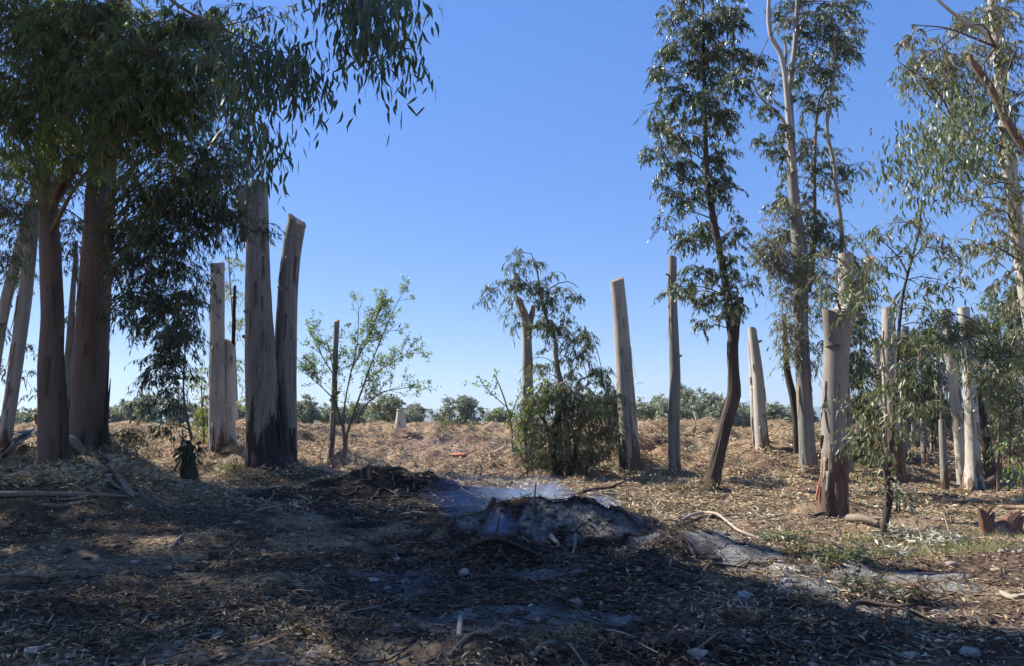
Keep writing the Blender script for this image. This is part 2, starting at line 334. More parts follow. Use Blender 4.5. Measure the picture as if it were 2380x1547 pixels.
def bark_mat(name, a, b, c, rough_col=(.13, .075, .045), rough_col2=(.05, .032, .024), streak=(.10, .07, .05), sk=.35, orange=None, bumpd=.012):
    m, nt, N = mat(name)
    tc = N('TexCoord').outputs['Object']
    big = noise_n(nt, tc, 1.0, 3, .5, (1.6, 1.6, .45))
    col = ramp(nt, [(.3, a), (.5, b), (.68, c)], big).outputs[0]
    st = noise_n(nt, tc, 1.0, 7, .68, (17, 17, .8))
    sf = ramp(nt, [(.50, (0, 0, 0)), (.70, (1, 1, 1))], st).outputs[0]
    col = mixc(nt, math_(nt, 'MULTIPLY', sf, sk), col, streak)
    fine = noise_n(nt, tc, 1.0, 6, .7, (30, 30, 6))
    col = mixc(nt, .6, col, ramp(nt, [(.3, (.55, .52, .48)), (.7, (1.0, .98, .95))], fine).outputs[0], 'MULTIPLY')
    if orange:
        of = ramp(nt, [(.56, (0, 0, 0)), (.66, (1, 1, 1))], noise_n(nt, tc, 1.0, 3, .5, (2.6, 2.6, .5))).outputs[0]
        col = mixc(nt, math_(nt, 'MULTIPLY', of, .65), col, orange)
    mp = nt.nodes.new('ShaderNodeMapping'); mp.inputs['Scale'].default_value = (2.2, 2.2, .8); nt.links.new(tc, mp.inputs[0])
    vo = nt.nodes.new('ShaderNodeTexVoronoi'); vo.inputs['Scale'].default_value = 1.0; nt.links.new(mp.outputs[0], vo.inputs['Vector'])
    kn = ramp(nt, [(.05, (1, 1, 1)), (.11, (0, 0, 0))], vo.outputs['Distance']).outputs[0]
    col = mixc(nt, math_(nt, 'MULTIPLY', kn, .7), col, streak)
    h = N('Attribute', _attribute_name='h').outputs['Fac']; rb = N('Attribute', _attribute_name='rb').outputs['Fac']
    nn = noise_n(nt, tc, 1.0, 4, .6, (4.5, 4.5, .9))
    f = math_(nt, 'SUBTRACT', rb, h); f = math_(nt, 'ADD', f, math_(nt, 'MULTIPLY', math_(nt, 'SUBTRACT', nn, .5), 3.6))
    f = math_(nt, 'MULTIPLY', f, 5, clamp=True)
    rc = ramp(nt, [(.35, rough_col2), (.6, rough_col)], noise_n(nt, tc, 1.0, 6, .7, (9, 9, 1.6))).outputs[0]
    col = mixc(nt, f, col, rc)
    bh = math_(nt, 'ADD', math_(nt, 'MULTIPLY', st, .6), math_(nt, 'MULTIPLY', fine, .5))
    bh = math_(nt, 'ADD', bh, math_(nt, 'MULTIPLY', f, .6))
    p = N('BsdfPrincipled', Roughness=.72); p.inputs['Specular IOR Level'].default_value = .3
    nt.links.new(col, p.inputs['Base Color']); nt.links.new(bump(nt, bh, .6, bumpd), p.inputs['Normal'])
    o = N('OutputMaterial'); nt.links.new(p.outputs[0], o.inputs[0]); return m
M['pale_bark'] = bark_mat('pale_bark', (.28, .27, .245), (.43, .405, .355), (.35, .315, .265), sk=.55)
M['white_bark'] = bark_mat('white_bark', (.36, .34, .30), (.52, .49, .42), (.44, .38, .31), rough_col=(.20, .12, .07))
M['grey_bark'] = bark_mat('grey_bark', (.165, .165, .155), (.26, .25, .225), (.205, .19, .165), streak=(.045, .036, .03), sk=.7)
M['burnt_bark'] = bark_mat('burnt_bark', (.18, .165, .145), (.29, .26, .215), (.22, .185, .15), streak=(.03, .024, .02), sk=.85, rough_col=(.045, .032, .026), rough_col2=(.015, .013, .012))
M['left_bark'] = bark_mat('left_bark', (.14, .09, .06), (.19, .135, .10), (.13, .105, .086), streak=(.06, .04, .03), sk=.6, orange=(.17, .085, .04), rough_col=(.05, .035, .028))
M['furrow_bark'] = bark_mat('furrow_bark', (.025, .019, .016), (.065, .046, .035), (.10, .07, .05), streak=(.018, .014, .012), sk=.9, bumpd=.03)
M['red_bark'] = bark_mat('red_bark', (.20, .18, .155), (.31, .285, .245), (.25, .19, .14), rough_col=(.15, .08, .05), rough_col2=(.06, .032, .022), orange=(.26, .17, .11))
M['twig'] = bark_mat('twig', (.10, .07, .05), (.16, .11, .075), (.13, .09, .06))
M['twig_pale'] = bark_mat('twig_pale', (.28, .23, .18), (.40, .34, .27), (.33, .27, .2))
M['dead_wood'] = bark_mat('dead_wood', (.16, .12, .09), (.25, .20, .15), (.20, .15, .11))
M['dark_wood'] = bark_mat('dark_wood', (.03, .022, .018), (.06, .042, .032), (.045, .032, .025))
M['root_wood'] = bark_mat('root_wood', (.09, .05, .035), (.22, .12, .075), (.30, .21, .15), streak=(.035, .02, .015), sk=.8, bumpd=.03)
M['strip'] = bark_mat('strip', (.20, .14, .095), (.31, .22, .155), (.25, .175, .115), streak=(.16, .10, .06), sk=.6)
M['strip_dark'] = bark_mat('strip_dark', (.08, .055, .04), (.14, .10, .07), (.11, .075, .05))
def plain(name, a, b, scale=6, rough=.85, bd=.01, vec=(1, 1, 1)):
    m, nt, N = mat(name); tc = N('TexCoord').outputs['Object']; n = noise_n(nt, tc, scale, 6, .65, vec)
    p = N('BsdfPrincipled', Roughness=rough); p.inputs['Specular IOR Level'].default_value = .3
    nt.links.new(ramp(nt, [(.35, a), (.65, b)], n).outputs[0], p.inputs['Base Color']); nt.links.new(bump(nt, n, .5, bd), p.inputs['Normal'])
    o = N('OutputMaterial'); nt.links.new(p.outputs[0], o.inputs[0]); return m
M['cut_orange'] = plain('cut_orange', (.34, .12, .055), (.46, .19, .09), 14)
M['cut_tan'] = plain('cut_tan', (.16, .11, .075), (.30, .21, .14), 14)
M['concrete'] = plain('concrete', (.46, .43, .37), (.58, .55, .48), 5, vec=(1, 1, .4))
M['stone'] = plain('stone', (.26, .22, .18), (.40, .35, .29), 5)
M['stone_pale'] = plain('stone_pale', (.24, .22, .19), (.40, .37, .33), 8)
M['brick_slab'] = plain('brick_slab', (.42, .15, .08), (.55, .22, .12), 5)
M['clod'] = plain('clod', (.035, .026, .021), (.085, .058, .042), 8, bd=.02)
M['hill'] = plain('hill', (.05, .07, .035), (.12, .12, .07), .02)
M['cloud'] = leaf_mat('cloud', [(.9, .9, .9), (.92, .92, .92)], trans=.5, rough=1, spec=0)
for _n2 in M['cloud'].node_tree.nodes:
    if _n2.type == 'MIX': _n2.inputs[0].default_value = 0

def ground_mat():
    m, nt, N = mat('ground'); tc = N('TexCoord').outputs['Object']
    A = lambda k: N('Attribute', _attribute_name=k).outputs['Fac']
    big = noise_n(nt, tc, .55, 4, .6); mid = noise_n(nt, tc, 3.2, 5, .65); fine = noise_n(nt, tc, 22, 6, .75); fine2 = noise_n(nt, tc, 60, 5, .75)
    soil = ramp(nt, [(.35, (.075, .05, .038)), (.55, (.145, .098, .07)), (.72, (.22, .155, .11))], mid).outputs[0]
    straw = ramp(nt, [(.30, (.12, .08, .05)), (.46, (.31, .22, .13)), (.58, (.45, .35, .22)), (.72, (.54, .45, .31))], fine).outputs[0]
    red = mixc(nt, ramp(nt, [(.40, (0, 0, 0)), (.58, (1, 1, 1))], big).outputs[0], soil, mixc(nt, A('bank'), (.13, .085, .06), (.29, .175, .115)))
    cov = math_(nt, 'ADD', math_(nt, 'MULTIPLY', mid, 1.6), -.25)
    cov = math_(nt, 'SUBTRACT', cov, math_(nt, 'MULTIPLY', A('bare'), .75), clamp=True)
    col = mixc(nt, cov, red, straw)
    col = mixc(nt, math_(nt, 'MULTIPLY', A('green'), mid, clamp=True), col, (.13, .16, .05))
    ch = ramp(nt, [(.36, (.012, .010, .010)), (.55, (.035, .027, .023)), (.72, (.10, .07, .05))], fine).outputs[0]
    col = mixc(nt, math_(nt, 'MULTIPLY', A('burn'), 1.0, clamp=True), col, ch)
    ash = ramp(nt, [(.34, (.035, .03, .028)), (.48, (.13, .122, .112)), (.60, (.32, .305, .285)), (.72, (.48, .46, .44))], math_(nt, 'ADD', math_(nt, 'MULTIPLY', fine, .6), math_(nt, 'MULTIPLY', mid, .4))).outputs[0]
    af = math_(nt, 'MULTIPLY', math_(nt, 'ADD', math_(nt, 'SUBTRACT', A('ash'), .74), math_(nt, 'ADD', math_(nt, 'MULTIPLY', fine, .7), math_(nt, 'MULTIPLY', mid, .7))), 2.2, clamp=True)
    af = math_(nt, 'MULTIPLY', af, math_(nt, 'MULTIPLY', A('ash'), 2.5, clamp=True))
    col = mixc(nt, af, col, ash)
    col = mixc(nt, A('field'), col, ramp(nt, [(.4, (.24, .20, .12)), (.6, (.16, .17, .08))], big).outputs[0])
    h = math_(nt, 'ADD', math_(nt, 'MULTIPLY', fine, .8), math_(nt, 'MULTIPLY', fine2, .35))
    p = N('BsdfPrincipled', Roughness=.95); p.inputs['Specular IOR Level'].default_value = .15
    nt.links.new(col, p.inputs['Base Color']); nt.links.new(bump(nt, h, .9, .05), p.inputs['Normal'])
    o = N('OutputMaterial'); nt.links.new(p.outputs[0], o.inputs[0]); return m
M['ground'] = ground_mat()

# ------------------------------------------------------------------ ground sheet
def axis(vals_core, far, grow=1.14):
    s = list(vals_core); st = s[-1] - s[-2]
    while s[-1] < far: st *= grow; s.append(s[-1] + st)
    return s
xs = [0]; st = .042
while xs[-1] < 3000:
    xs.append(xs[-1] + st)
    if xs[-1] > 4: st *= 1.006
    if xs[-1] > 16: st *= 1.09
xs = np.array([-a for a in xs[:0:-1]] + xs)
ys = [3.2]
while ys[-1] < 30: ys.append(ys[-1] + max(.036, .0082 * ys[-1]))
ys = axis(ys, 4500, 1.1); low = [3.2]; st = .1
while low[-1] > -300: st *= 1.2; low.append(low[-1] - st)
ys = np.array(low[:0:-1] + ys)
X, Y = np.meshgrid(xs, ys); Z = z_full(X, Y)
nx, ny = len(xs), len(ys)
i = np.arange(ny - 1)[:, None] * nx; j = np.arange(nx - 1)[None]
F = np.stack([i + j, i + j + 1, i + nx + j + 1, i + nx + j], -1).reshape(-1, 4)
near = ((np.abs(X) < 30) & (Y > 2) & (Y < 40))
def zone(spec, s, amp=.55, sc=.5):
    r = np.zeros_like(X); r[near] = ell(spec, X[near], Y[near], s, amp, sc); return r.ravel()
zb = zone(BURN_SHADE, 20, .9, .8); za = zone(ASH, 30, .8, .3); zr = zone(BARE, 40, .9, .6); zg = zone(GREEN, 50)
mb = MB(); mb.add(np.stack([X, Y, Z], -1), [F], burn=zb, ash=za, bare=zr, green=zg, field=sstep(33, 45, Y).ravel(), bank=sstep(13, 20, Y).ravel())
g_ = mb.build('ground', M['ground']); g_['kind'] = 'structure'

# ------------------------------------------------------------------ hills beyond the plain
def hill(name, Y0, x0, x1, prof, thick):
    n = 160; x = np.linspace(x0, x1, n); mb = MB(); rows = []
    hh = np.array([prof(a) for a in x])
    for k, t in enumerate(np.linspace(0, 1, 9)):
        s = math.sin(t * math.pi)
        rows.append(np.stack([x, np.full(n, Y0 + (t - .5) * thick), -5 + (hh + 5) * s ** .6 + s * 4 * noise2(x / 60, x * 0 + t * 6, 3)], -1))
    V = np.stack(rows); i = np.arange(8)[:, None] * n; j = np.arange(n - 1)[None]
    mb.add(V, [np.stack([i + j, i + j + 1, i + n + j + 1, i + n + j], -1).reshape(-1, 4)])
    o = mb.build(name, M['hill']); o['kind'] = 'structure'; return o
def prof(a):
    px = 1190 + a / 3000 * FPX
    pts = [(-800, 14), (400, 12), (560, 14), (680, 32), (760, 22), (900, 34), (1000, 24), (1120, 21), (1200, 16), (1500, 12), (1850, 30), (1990, 36), (2150, 22), (2500, 30), (3200, 20)]
    v = np.interp(px, [q[0] for q in pts], [q[1] for q in pts])
    return 1.6 + v / FPX * 3000 + 3 * float(noise2(a / 130, 0, 4)) + 1.6 * float(noise2(a / 40, 0, 5))
hill('hills', 3000, -3600, 3600, prof, 500)

# ------------------------------------------------------------------ foliage
def sprays(lf, tw, c, rad, nl, L=.13, Wd=.02, per=45, droop=.8, tl=.36, two=False, keep=None, up=.25):
    """leafy hanging sprays filling an ellipsoid; leaves hang from real twigs"""
    nsub = max(2, int(nl / per)); K = 5; NT = 5; NL = per // NT
    q = rdir(nsub) * (rng.random((nsub, 1)) ** .45); sc = c + q * rad
    T = nsub * NT
    s = np.repeat(sc, NT, 0) + rng.normal(size=(T, 3)) * .04
    d = rdir(T) * np.array([1, 1, .45]) + np.repeat(q, NT, 0) * .5 + np.array([0, 0, up]); d = unit(d)
    tlen = tl * (.55 + .8 * rng.random((T, 1)))
    def at(t): return s[:, None] + d[:, None] * (tlen[:, None] * t[..., None]) + np.array([0, 0, -1.]) * (droop * tlen[:, None] * (t[..., None] ** 2))
    t = np.tile(np.linspace(0, 1, K), (T, 1)); P = at(t)
    if tw is not None:
        twigs(tw, P, np.linspace(.0042, .0015, K)[None] * (L / .13), 3)
    tl_ = .12 + .88 * rng.random((T, NL)); B = at(tl_).reshape(-1, 3)
    tan = (d[:, None] - np.array([0, 0, 2.]) * (droop * tl_[..., None])).reshape(-1, 3)
    dd = unit(tan) * .45 + np.array([0, 0, -.75]) + rng.normal(size=B.shape) * .36
    ln = L * (.65 + .6 * rng.random(len(B)))
    if keep is not None: keep.append((B, dd, ln))
    leaves(lf, B, dd, ln, Wd * (.75 + .5 * rng.random(len(B))), two=two)
    return sc
def nearest(paths, c):
    best = None
    for P in paths:
        dz = P - c; k = np.linalg.norm(dz, axis=1) + np.where(P[:, 2] > c[2] + .1, (P[:, 2] - c[2]) * 3, 0)
        i = int(np.argmin(k))
        if best is None or k[i] < best[0]: best = (k[i], P[i])
    return best[1]
DENS = 1.75
def crown(root, blobs, paths, leafmat, dens=900, L=.13, Wd=.02, twmat='twig', limbmat='twig', two=False, limb=True, droop=.8, tl=.36, name='foliage', lr=.02, per=45):
    """blobs: (px,py,rx,ry,depth[,density factor]) in picture units, placed at their own depth"""
    lf, tw = MB(), MB(); total = 0
    for bl in blobs:
        px, py, rx, ry, D = bl[:5]; k = bl[5] if len(bl) > 5 else 1
        c = W(px, py, D); a = rx / FPX * D; b = ry / FPX * D
        n = max(60, int(DENS * dens * k * math.pi * a * b * (.13 * .02) / (L * Wd))); total += n
        rad = np.array([a, (a + b) / 2 * .9, b])
        sc = sprays(lf, tw, c, rad, n, L, Wd, per=per, two=two, droop=droop, tl=tl)
        if limb and paths:
            s = nearest(paths, c - np.array([0, 0, b * .4])); ln = np.linalg.norm(c - s)
            mid = (s + c) / 2 + np.array([0, 0, .12 * ln]) + rng.normal(size=3) * .04 * ln
            m2 = MB(); P, _ = tube(m2, [s, mid, c, c + (c - mid) * .35], [lr * (.6 + .25 * ln), lr * .6, lr * .4, lr * .15], 7, .08, step=.12, seed=int(px))
            m2.build('limb', M[limbmat], root)
            # thin connecting twigs from the limb to every spray
            i = rng.integers(len(P) // 3, len(P), len(sc)); A = P[i]; t = np.linspace(0, 1, 4)[None, :, None]
            Q = A[:, None] * (1 - t) + sc[:, None] * t + np.array([0, 0, 1.]) * (np.sin(t * 3.14) * .08)
            twigs(tw, Q, np.array([[.008, .006, .005, .003]]) * (lr / .02) ** .5, 3)
    lf.build(name, M[leafmat], root, smooth=False, kind='stuff')
    tw.build('twigs', M[twmat], root, kind='stuff')
    return total
def peel(root, Q, P, R, m, n=11):
    """loose strips of shed bark hanging from a trunk, each a part"""
    for k in range(int(rng.integers(1, 4))):
        i = int(len(Q) * (.3 + .6 * rng.random())); a = -math.pi / 2 + (rng.random() - .5) * 3.4; d = np.array([math.cos(a), math.sin(a), .35]); rr = float(np.interp(Q[i][2], P[:, 2], R)); w = .025 + .03 * rng.random()
        m2 = MB(); tube(m2, [Q[i] + d * rr * .7, Q[i] + d * (rr + .02), Q[i] + d * (rr + .04 + .07 * rng.random())], [w * 1.6, w * 1.1, w * .8], 9, .2, .1, .03, k, caps=True); m2.build('branch_stub', M[m], root)
    K = len(Q); dark = M['strip_dark'] if m in ('left_bark', 'burnt_bark') else None
    cum = np.interp(Q[:, 2], P[:, 2], R)
    for k in range(n):
        i = int(K * (.08 + .85 * rng.random() ** 1.8)); i = min(i, K - 2); a = -math.pi / 2 + (rng.random() - .5) * 3.0
        l = .2 + .75 * rng.random(); w = .012 + .03 * rng.random(); d = np.array([math.cos(a), math.sin(a), 0]); sd_ = np.array([-d[1], d[0], 0]); ax = unit((Q[min(i + 1, K - 1)] - Q[i])[None])[0]
        top = Q[i] + d * cum[i] * 1.0; V = []
        for j, t in enumerate(np.linspace(0, 1, 6)):
            c = top - ax * l * t + d * (.012 + .09 * l * t ** 3) ; ww = w * (1 - .75 * t ** 2) * (1 + .3 * rng.normal() * .5)
            j2 = np.interp(c[2], P[:, 2], R) - cum[i]; c = c + d * max(0, j2)
            V += [c - sd_ * ww, c + sd_ * ww, c + sd_ * ww - d * .006, c - sd_ * ww - d * .006]
        f = [[4 * q + e, 4 * q + (e + 1) % 4, 4 * q + 4 + (e + 1) % 4, 4 * q + 4 + e] for q in range(5) for e in range(4)] + [[3, 2, 1, 0], [20, 21, 22, 23]]
        m2 = MB(); m2.add(np.array(V), [np.array(f)], h=5., rb=-9.); m2.build('bark_strip', dark or (M['strip'] if rng.random() < .45 else M['grey_bark' if rng.random() < .6 else 'red_bark']), root)
def trunk(root, path, D, m, rb=-9., sides=22, amp=.04, fur=0., flare=0., cut=None, tilt=(0, 0), name='trunk', seed=None, lean=0., sink=.25, hbase=None, step=.18):
    """path: (px,py,width px) from the foot up, standing at depth D (leaning by `lean` metres away per metre of rise)"""
    P, R = [], []
    z0 = None
    for px, py, w in path:
        p = W(px, py, D)
        if z0 is None: z0 = p[2]
        if lean: p = W(px, py, D + lean * (p[2] - z0))
        P.append(p); R.append(w / 2 / FPX * p[1] * math.cos(math.atan((px - 1190) / FPX)))
    P = np.array(P); R = np.array(R)
    if sink: dn = P[0] - (P[1] - P[0]) / np.linalg.norm(P[1] - P[0]) * sink; P = np.vstack([dn, P]); R = np.concatenate([[R[0] * 1.02], R])
    mb = MB(); seed = int(path[0][0]) if seed is None else seed
    Q, ring = tube(mb, P, R, sides, amp, fur, step, seed, rb, flare, tilt, hbase=(z0 if hbase is None else hbase))
    to = mb.build(name, M[m], root)
    if name == 'trunk' and path[0][2] > 15 and 12 < D < 24 and fur == 0:
        peel(to, Q, P, R, m)
    if cut: cap(ring, M[cut], to)
    return Q
def foot(px, py):
    g = G(px, py); return g, float(g[1])

# ================================================================== LEFT GROUP
# --- pale leaning pair at the left edge
b = W(8, 1058, 16.0); T = thing('eucalyptus_tree', 'pale leaning twin-stemmed eucalyptus at the far left edge', 'tree', b)
p1 = trunk(T, [(6, 1062, 32), (22, 950, 34), (40, 820, 36), (58, 690, 36), (72, 560, 34), (85, 440, 30), (95, 300, 26)], 16.0, 'pale_bark', rb=.4)
p2 = trunk(T, [(-34, 1000, 30), (-8, 820, 30), (14, 700, 30), (40, 600, 28), (70, 470, 22)], 17.0, 'pale_bark')
crown(T, [(20, 500, 50, 70, 15.5), (45, 630, 28, 40, 16.5, .7), (10, 600, 40, 60, 15), (0, 760, 25, 60, 16.5, .5), (5, 850, 20, 35, 16.5, .4), (90, 480, 30, 50, 17, .7), (0, 400, 60, 80, 15.5)], [p1, p2], 'leaf_euc', dens=700)
crown(T, [(70, 810, 18, 50, 18, .35), (60, 900, 22, 40, 18, .3)], [p1], 'leaf_euc', dens=500)

# --- big brown trunks under the canopy
b = W(120, 1092, 14.0); T = thing('eucalyptus_tree', 'narrower brown trunk in front, its green crown filling the top left corner', 'tree', b)
p1 = trunk(T, [(122, 1095, 76), (122, 1060, 66), (120, 960, 66), (118, 850, 62), (122, 740, 56), (118, 620, 54), (112, 500, 50), (108, 380, 46), (112, 250, 42), (130, 100, 36), (150, -150, 28), (180, -420, 18)], 14.0, 'left_bark', rb=.1, sides=30, flare=.3, seed=3)
p2 = trunk(T, [(152, 1082, 22), (152, 960, 14), (148, 880, 10), (144, 780, 6)], 13.9, 'furrow_bark', fur=.1, name='bark_slab')
lf, tw = MB(), MB(); keep = []
crown(T, [(60, 60, 130, 110, 11), (200, 110, 120, 110, 10.5), (330, 160, 120, 110, 10), (120, 210, 130, 90, 11), (260, 270, 130, 80, 10.5), (420, 80, 110, 80, 10.5), (20, 260, 70, 90, 11),
          (400, 250, 90, 80, 10.5), (150, 340, 120, 50, 12, .7), (470, 170, 60, 80, 10), (60, 400, 60, 60, 13, .4), (330, 360, 80, 60, 11, .6), (520, 60, 70, 60, 11, .5), (250, 30, 150, 60, 10.5)],
      [p1], 'leaf_shade', dens=1700, L=.15, Wd=.021, two=False, lr=.03)
# unseen foliage above the picture, placed to throw shade on the clearing
def over(root, cells, path, leafmat='leaf_shade', nl=900):
    lf, tw = MB(), MB()
    for (x, y, z, r) in cells:
        c = np.array([x, y, z]); sprays(lf, tw if False else None, c, np.array([r, r, r * .75]), nl * r * r, L=.22, Wd=.05, two=True, tl=.5)
        s = nearest([path], c - np.array([0, 0, 1.]));
        m2 = MB(); tube(m2, [s, (s + c) / 2 + np.array([0, 0, .3]), c], [.07, .04, .015], 6, .05, step=.4); m2.build('limb', M['twig'], root)
    lf.build('shade_foliage', M[leafmat], root, smooth=False, kind='stuff')
SHADERS = [(T, p1, (-8.7, 14))]

b = W(212, 1040, 15.6); T = thing('eucalyptus_tree', 'widest brown shaded trunk on the left mound, second from the left corner group', 'tree', b)
p1 = trunk(T, [(208, 1042, 96), (206, 980, 90), (208, 880, 88), (214, 760, 84), (222, 640, 80), (230, 520, 74), (238, 400, 70), (250, 250, 62), (262, 80, 52), (280, -150, 40), (310, -420, 24)], 15.6, 'left_bark', rb=.15, sides=34, flare=.15, seed=11)
trunk(T, [(243, 1000, 14), (246, 940, 9), (250, 880, 6), (254, 820, 2)], 15.4, 'dark_wood', fur=.1, name='bark_slab', sides=8)
trunk(T, [(246, 1000, 8), (252, 930, 6), (257, 878, 2)], 15.3, 'dark_wood', fur=.1, name='bark_slab', sides=8)
crown(T, [(330, 450, 70, 60, 13.5), (420, 440, 70, 60, 13), (300, 540, 55, 50, 14, 1.3), (400, 530, 75, 55, 13, 1.4), (490, 500, 50, 60, 13, 1.3), (500, 430, 50, 50, 12.5), (530, 360, 40, 50, 12.5), (450, 340, 60, 50, 12), (540, 510, 50, 45, 13, .8), (330, 620, 60, 55, 13.5, 1.1), (430, 620, 50, 45, 13.5, 1),
          (300, 720, 35, 45, 14, .8), (390, 720, 50, 55, 13.5, 1.3), (445, 700, 34, 36, 13, 1.2), (330, 700, 40, 50, 13.6, .9), (180, 430, 60, 50, 15, .6), (470, 400, 50, 50, 12.5), (60, 470, 50, 40, 14, .4), (160, 520, 18, 110, 16.5, .6), (350, 560, 90, 110, 14, .35), (605, 540, 18, 50, 13, .5)],
      [p1], 'leaf_dark', dens=1250, L=.135, Wd=.02)
SHADERS.append((T, p1, (-9.2, 15.6)))

b = W(156, 990, 17.5); T = thing('eucalyptus_tree', 'thin orange-tan trunk glimpsed between the two brown left trunks', 'tree', b)
p1 = trunk(T, [(150, 1020, 30), (153, 950, 24), (158, 880, 26), (162, 800, 20), (168, 700, 15), (178, 560, 8)], 17.5, 'red_bark', rb=-.5)
crown(T, [(165, 740, 16, 40, 17.5, .8), (172, 600, 22, 70, 17.5)], [p1], 'leaf_dark', dens=600)

# --- hanging branch with big sickle leaves against the sky: the largest leaves are parts
LEAF_ME = {}
def leaf_mesh(mname):
    if mname not in LEAF_ME:
        out = []
        for k in range(5):
            m2 = MB(); n = 1; cur = (.05, .12, .17, -.08, -.14)[k]
            t = np.linspace(0, 1, 7); wv = np.sin(np.pi * t ** .8) ** .8 * .5; cx = cur * np.sin(t * 3.14159) * 1.2
            V = [];
            for a in range(7): V += [(cx[a] - wv[a] * .15, .012 * math.sin(t[a] * 5), t[a]), (cx[a] + wv[a] * .15, -.012 * math.sin(t[a] * 4), t[a])]
            V = np.array(V); f = [[2 * a, 2 * a + 1, 2 * a + 3, 2 * a + 2] for a in range(6)]
            m2.add(V, [np.array(f)]); out.append(m2.mesh('leaf', M[mname]))
        LEAF_ME[mname] = out
    return LEAF_ME[mname]
def leaf_parts(root, strands, mname, n, L, D, twigmat='twig', spread=.05, extra=0, Wd=1.0, down=.85):
    """strands: picture-space twig paths at depth D; n single leaves hang from them, each an object"""
    off = parent_loc(root); tw = MB(); pts = []
    for s in strands:
        dd = D + rng.normal() * .25
        P = np.array([W(q[0], q[1], dd) for q in s]); P, R = smooth_path(P, np.linspace(.008, .002, len(P)), .05)
        m2 = MB(); tube(m2, P[::2] if len(P) > 5 else P, np.linspace(.009, .002, len(P[::2] if len(P) > 5 else P)), 5, .05, step=.05); m2.build('twig', M[twigmat], root)
        pts.append(P)
    lens = np.array([len(p) for p in pts]); me = leaf_mesh(mname)
    for k in range(n):
        P = pts[rng.choice(len(pts), p=lens / lens.sum())]; i = rng.integers(len(P) // 5, len(P)); b0 = P[i] + rng.normal(size=3) * spread * np.array([1, 1, .5])
        v = Vector(rng.normal(size=3) * .22) + Vector((0, 0, -down)); q = v.to_track_quat('Z', 'Y'); l = L * (.7 + .55 * rng.random())
        o = bpy.data.objects.new('leaf', me[rng.integers(5)]); C.objects.link(o); o.parent = root
        o.location = [float(a) for a in (b0 - off)]; e = q.to_euler(); o.rotation_mode = 'QUATERNION'
        from mathutils import Quaternion
        o.rotation_quaternion = q @ Quaternion((0, 0, 1), float(rng.random() * 6.28)); o.scale = (l * Wd, l * Wd, l)
    if extra:
        lf = MB(); B = np.concatenate([p[rng.integers(0, len(p), extra // len(pts))] for p in pts]); B = B + rng.normal(size=B.shape) * np.array([.16, .3, .12])
        leaves(lf, B, np.array([0, 0, -.8]) + rng.normal(size=B.shape) * .25, L * (.6 + .6 * rng.random(len(B))), L * .14 * Wd)
        lf.build('foliage', M[mname], root, smooth=False, kind='stuff')
g = np.array([-7.4, 6.2, float(z_full(-7.4, 6.2))])
T = thing('eucalyptus_tree', 'tree above the picture whose dark branches of long sickle leaves hang against open sky', 'tree', g)
m2 = MB(); pv, _ = tube(m2, [g - [0, 0, .3], g + [0, 0, 3], g + [.6, 0, 6], g + [1.4, .3, 9]], [.3, .24, .18, .1], 20, .04, step=.2, rb=.4, hbase=g[2]); m2.build('trunk', M['left_bark'], T)
m2 = MB(); tube(m2, [pv[-20], W(500, -330, 7.4), W(820, -260, 7.2), W(870, -120, 7.1)], [.09, .06, .035, .02], 9, .05, step=.2); m2.build('limb', M['twig'], T)
m2 = MB(); tube(m2, [pv[-12], W(250, -90, 8.4), W(440, 30, 7.9), W(600, 105, 7.8)], [.04, .028, .018, .01], 9, .05, step=.2); m2.build('limb', M['twig'], T)
hang = [[(820, -80), (860, 0), (890, 60), (930, 110), (960, 130), (985, 150)], [(820, -80), (825, 20), (815, 80), (790, 130), (785, 170)], [(850, -60), (860, 60), (880, 130), (890, 190), (905, 220)],
        [(870, -80), (920, -10), (945, 10), (950, 25)], [(840, -60), (845, 50), (850, 90), (855, 130)], [(900, -80), (890, 40), (900, 100), (940, 170), (945, 190)], [(800, -90), (800, 0), (795, 50)], [(880, -60), (910, 30), (925, 90), (955, 110)],
        [(790, -70), (785, 10), (780, 30)], [(860, -60), (880, 0), (870, 60), (865, 100)], [(900, -60), (860, 20), (840, 60)]]
leaf_parts(T, hang, 'leaf_dark', 170, .19, 7.1, extra=1000, Wd=1.15)
drop = [[(540, 110), (600, 120), (650, 135), (690, 150), (720, 185), (750, 210)], [(560, 100), (620, 120), (660, 150), (680, 200), (690, 240), (705, 262)], [(580, 120), (610, 150), (640, 190), (660, 210)],
        [(560, 130), (590, 180), (600, 210)], [(600, 110), (650, 120), (700, 130), (735, 170)], [(520, 140), (540, 190), (560, 220)], [(570, 260), (600, 290), (618, 330), (617, 370), (612, 405)], [(560, 240), (580, 300), (575, 340)]]
leaf_parts(T, drop, 'leaf_dark', 130, .2, 7.9, extra=1100, Wd=1.15)
crown(T, [(620, 40, 60, 40, 9.5, .35), (500, 170, 50, 60, 9.5, .7), (560, 210, 36, 60, 9, .5), (560, 320, 26, 50, 9.5, .35), (520, 400, 40, 60, 10.5), (600, 10, 90, 20, 9.5, .5)], [pv], 'leaf_dark', dens=900, L=.13, Wd=.02, limb=False)
SHADERS.append((T, pv, (-7.4, 6.2)))

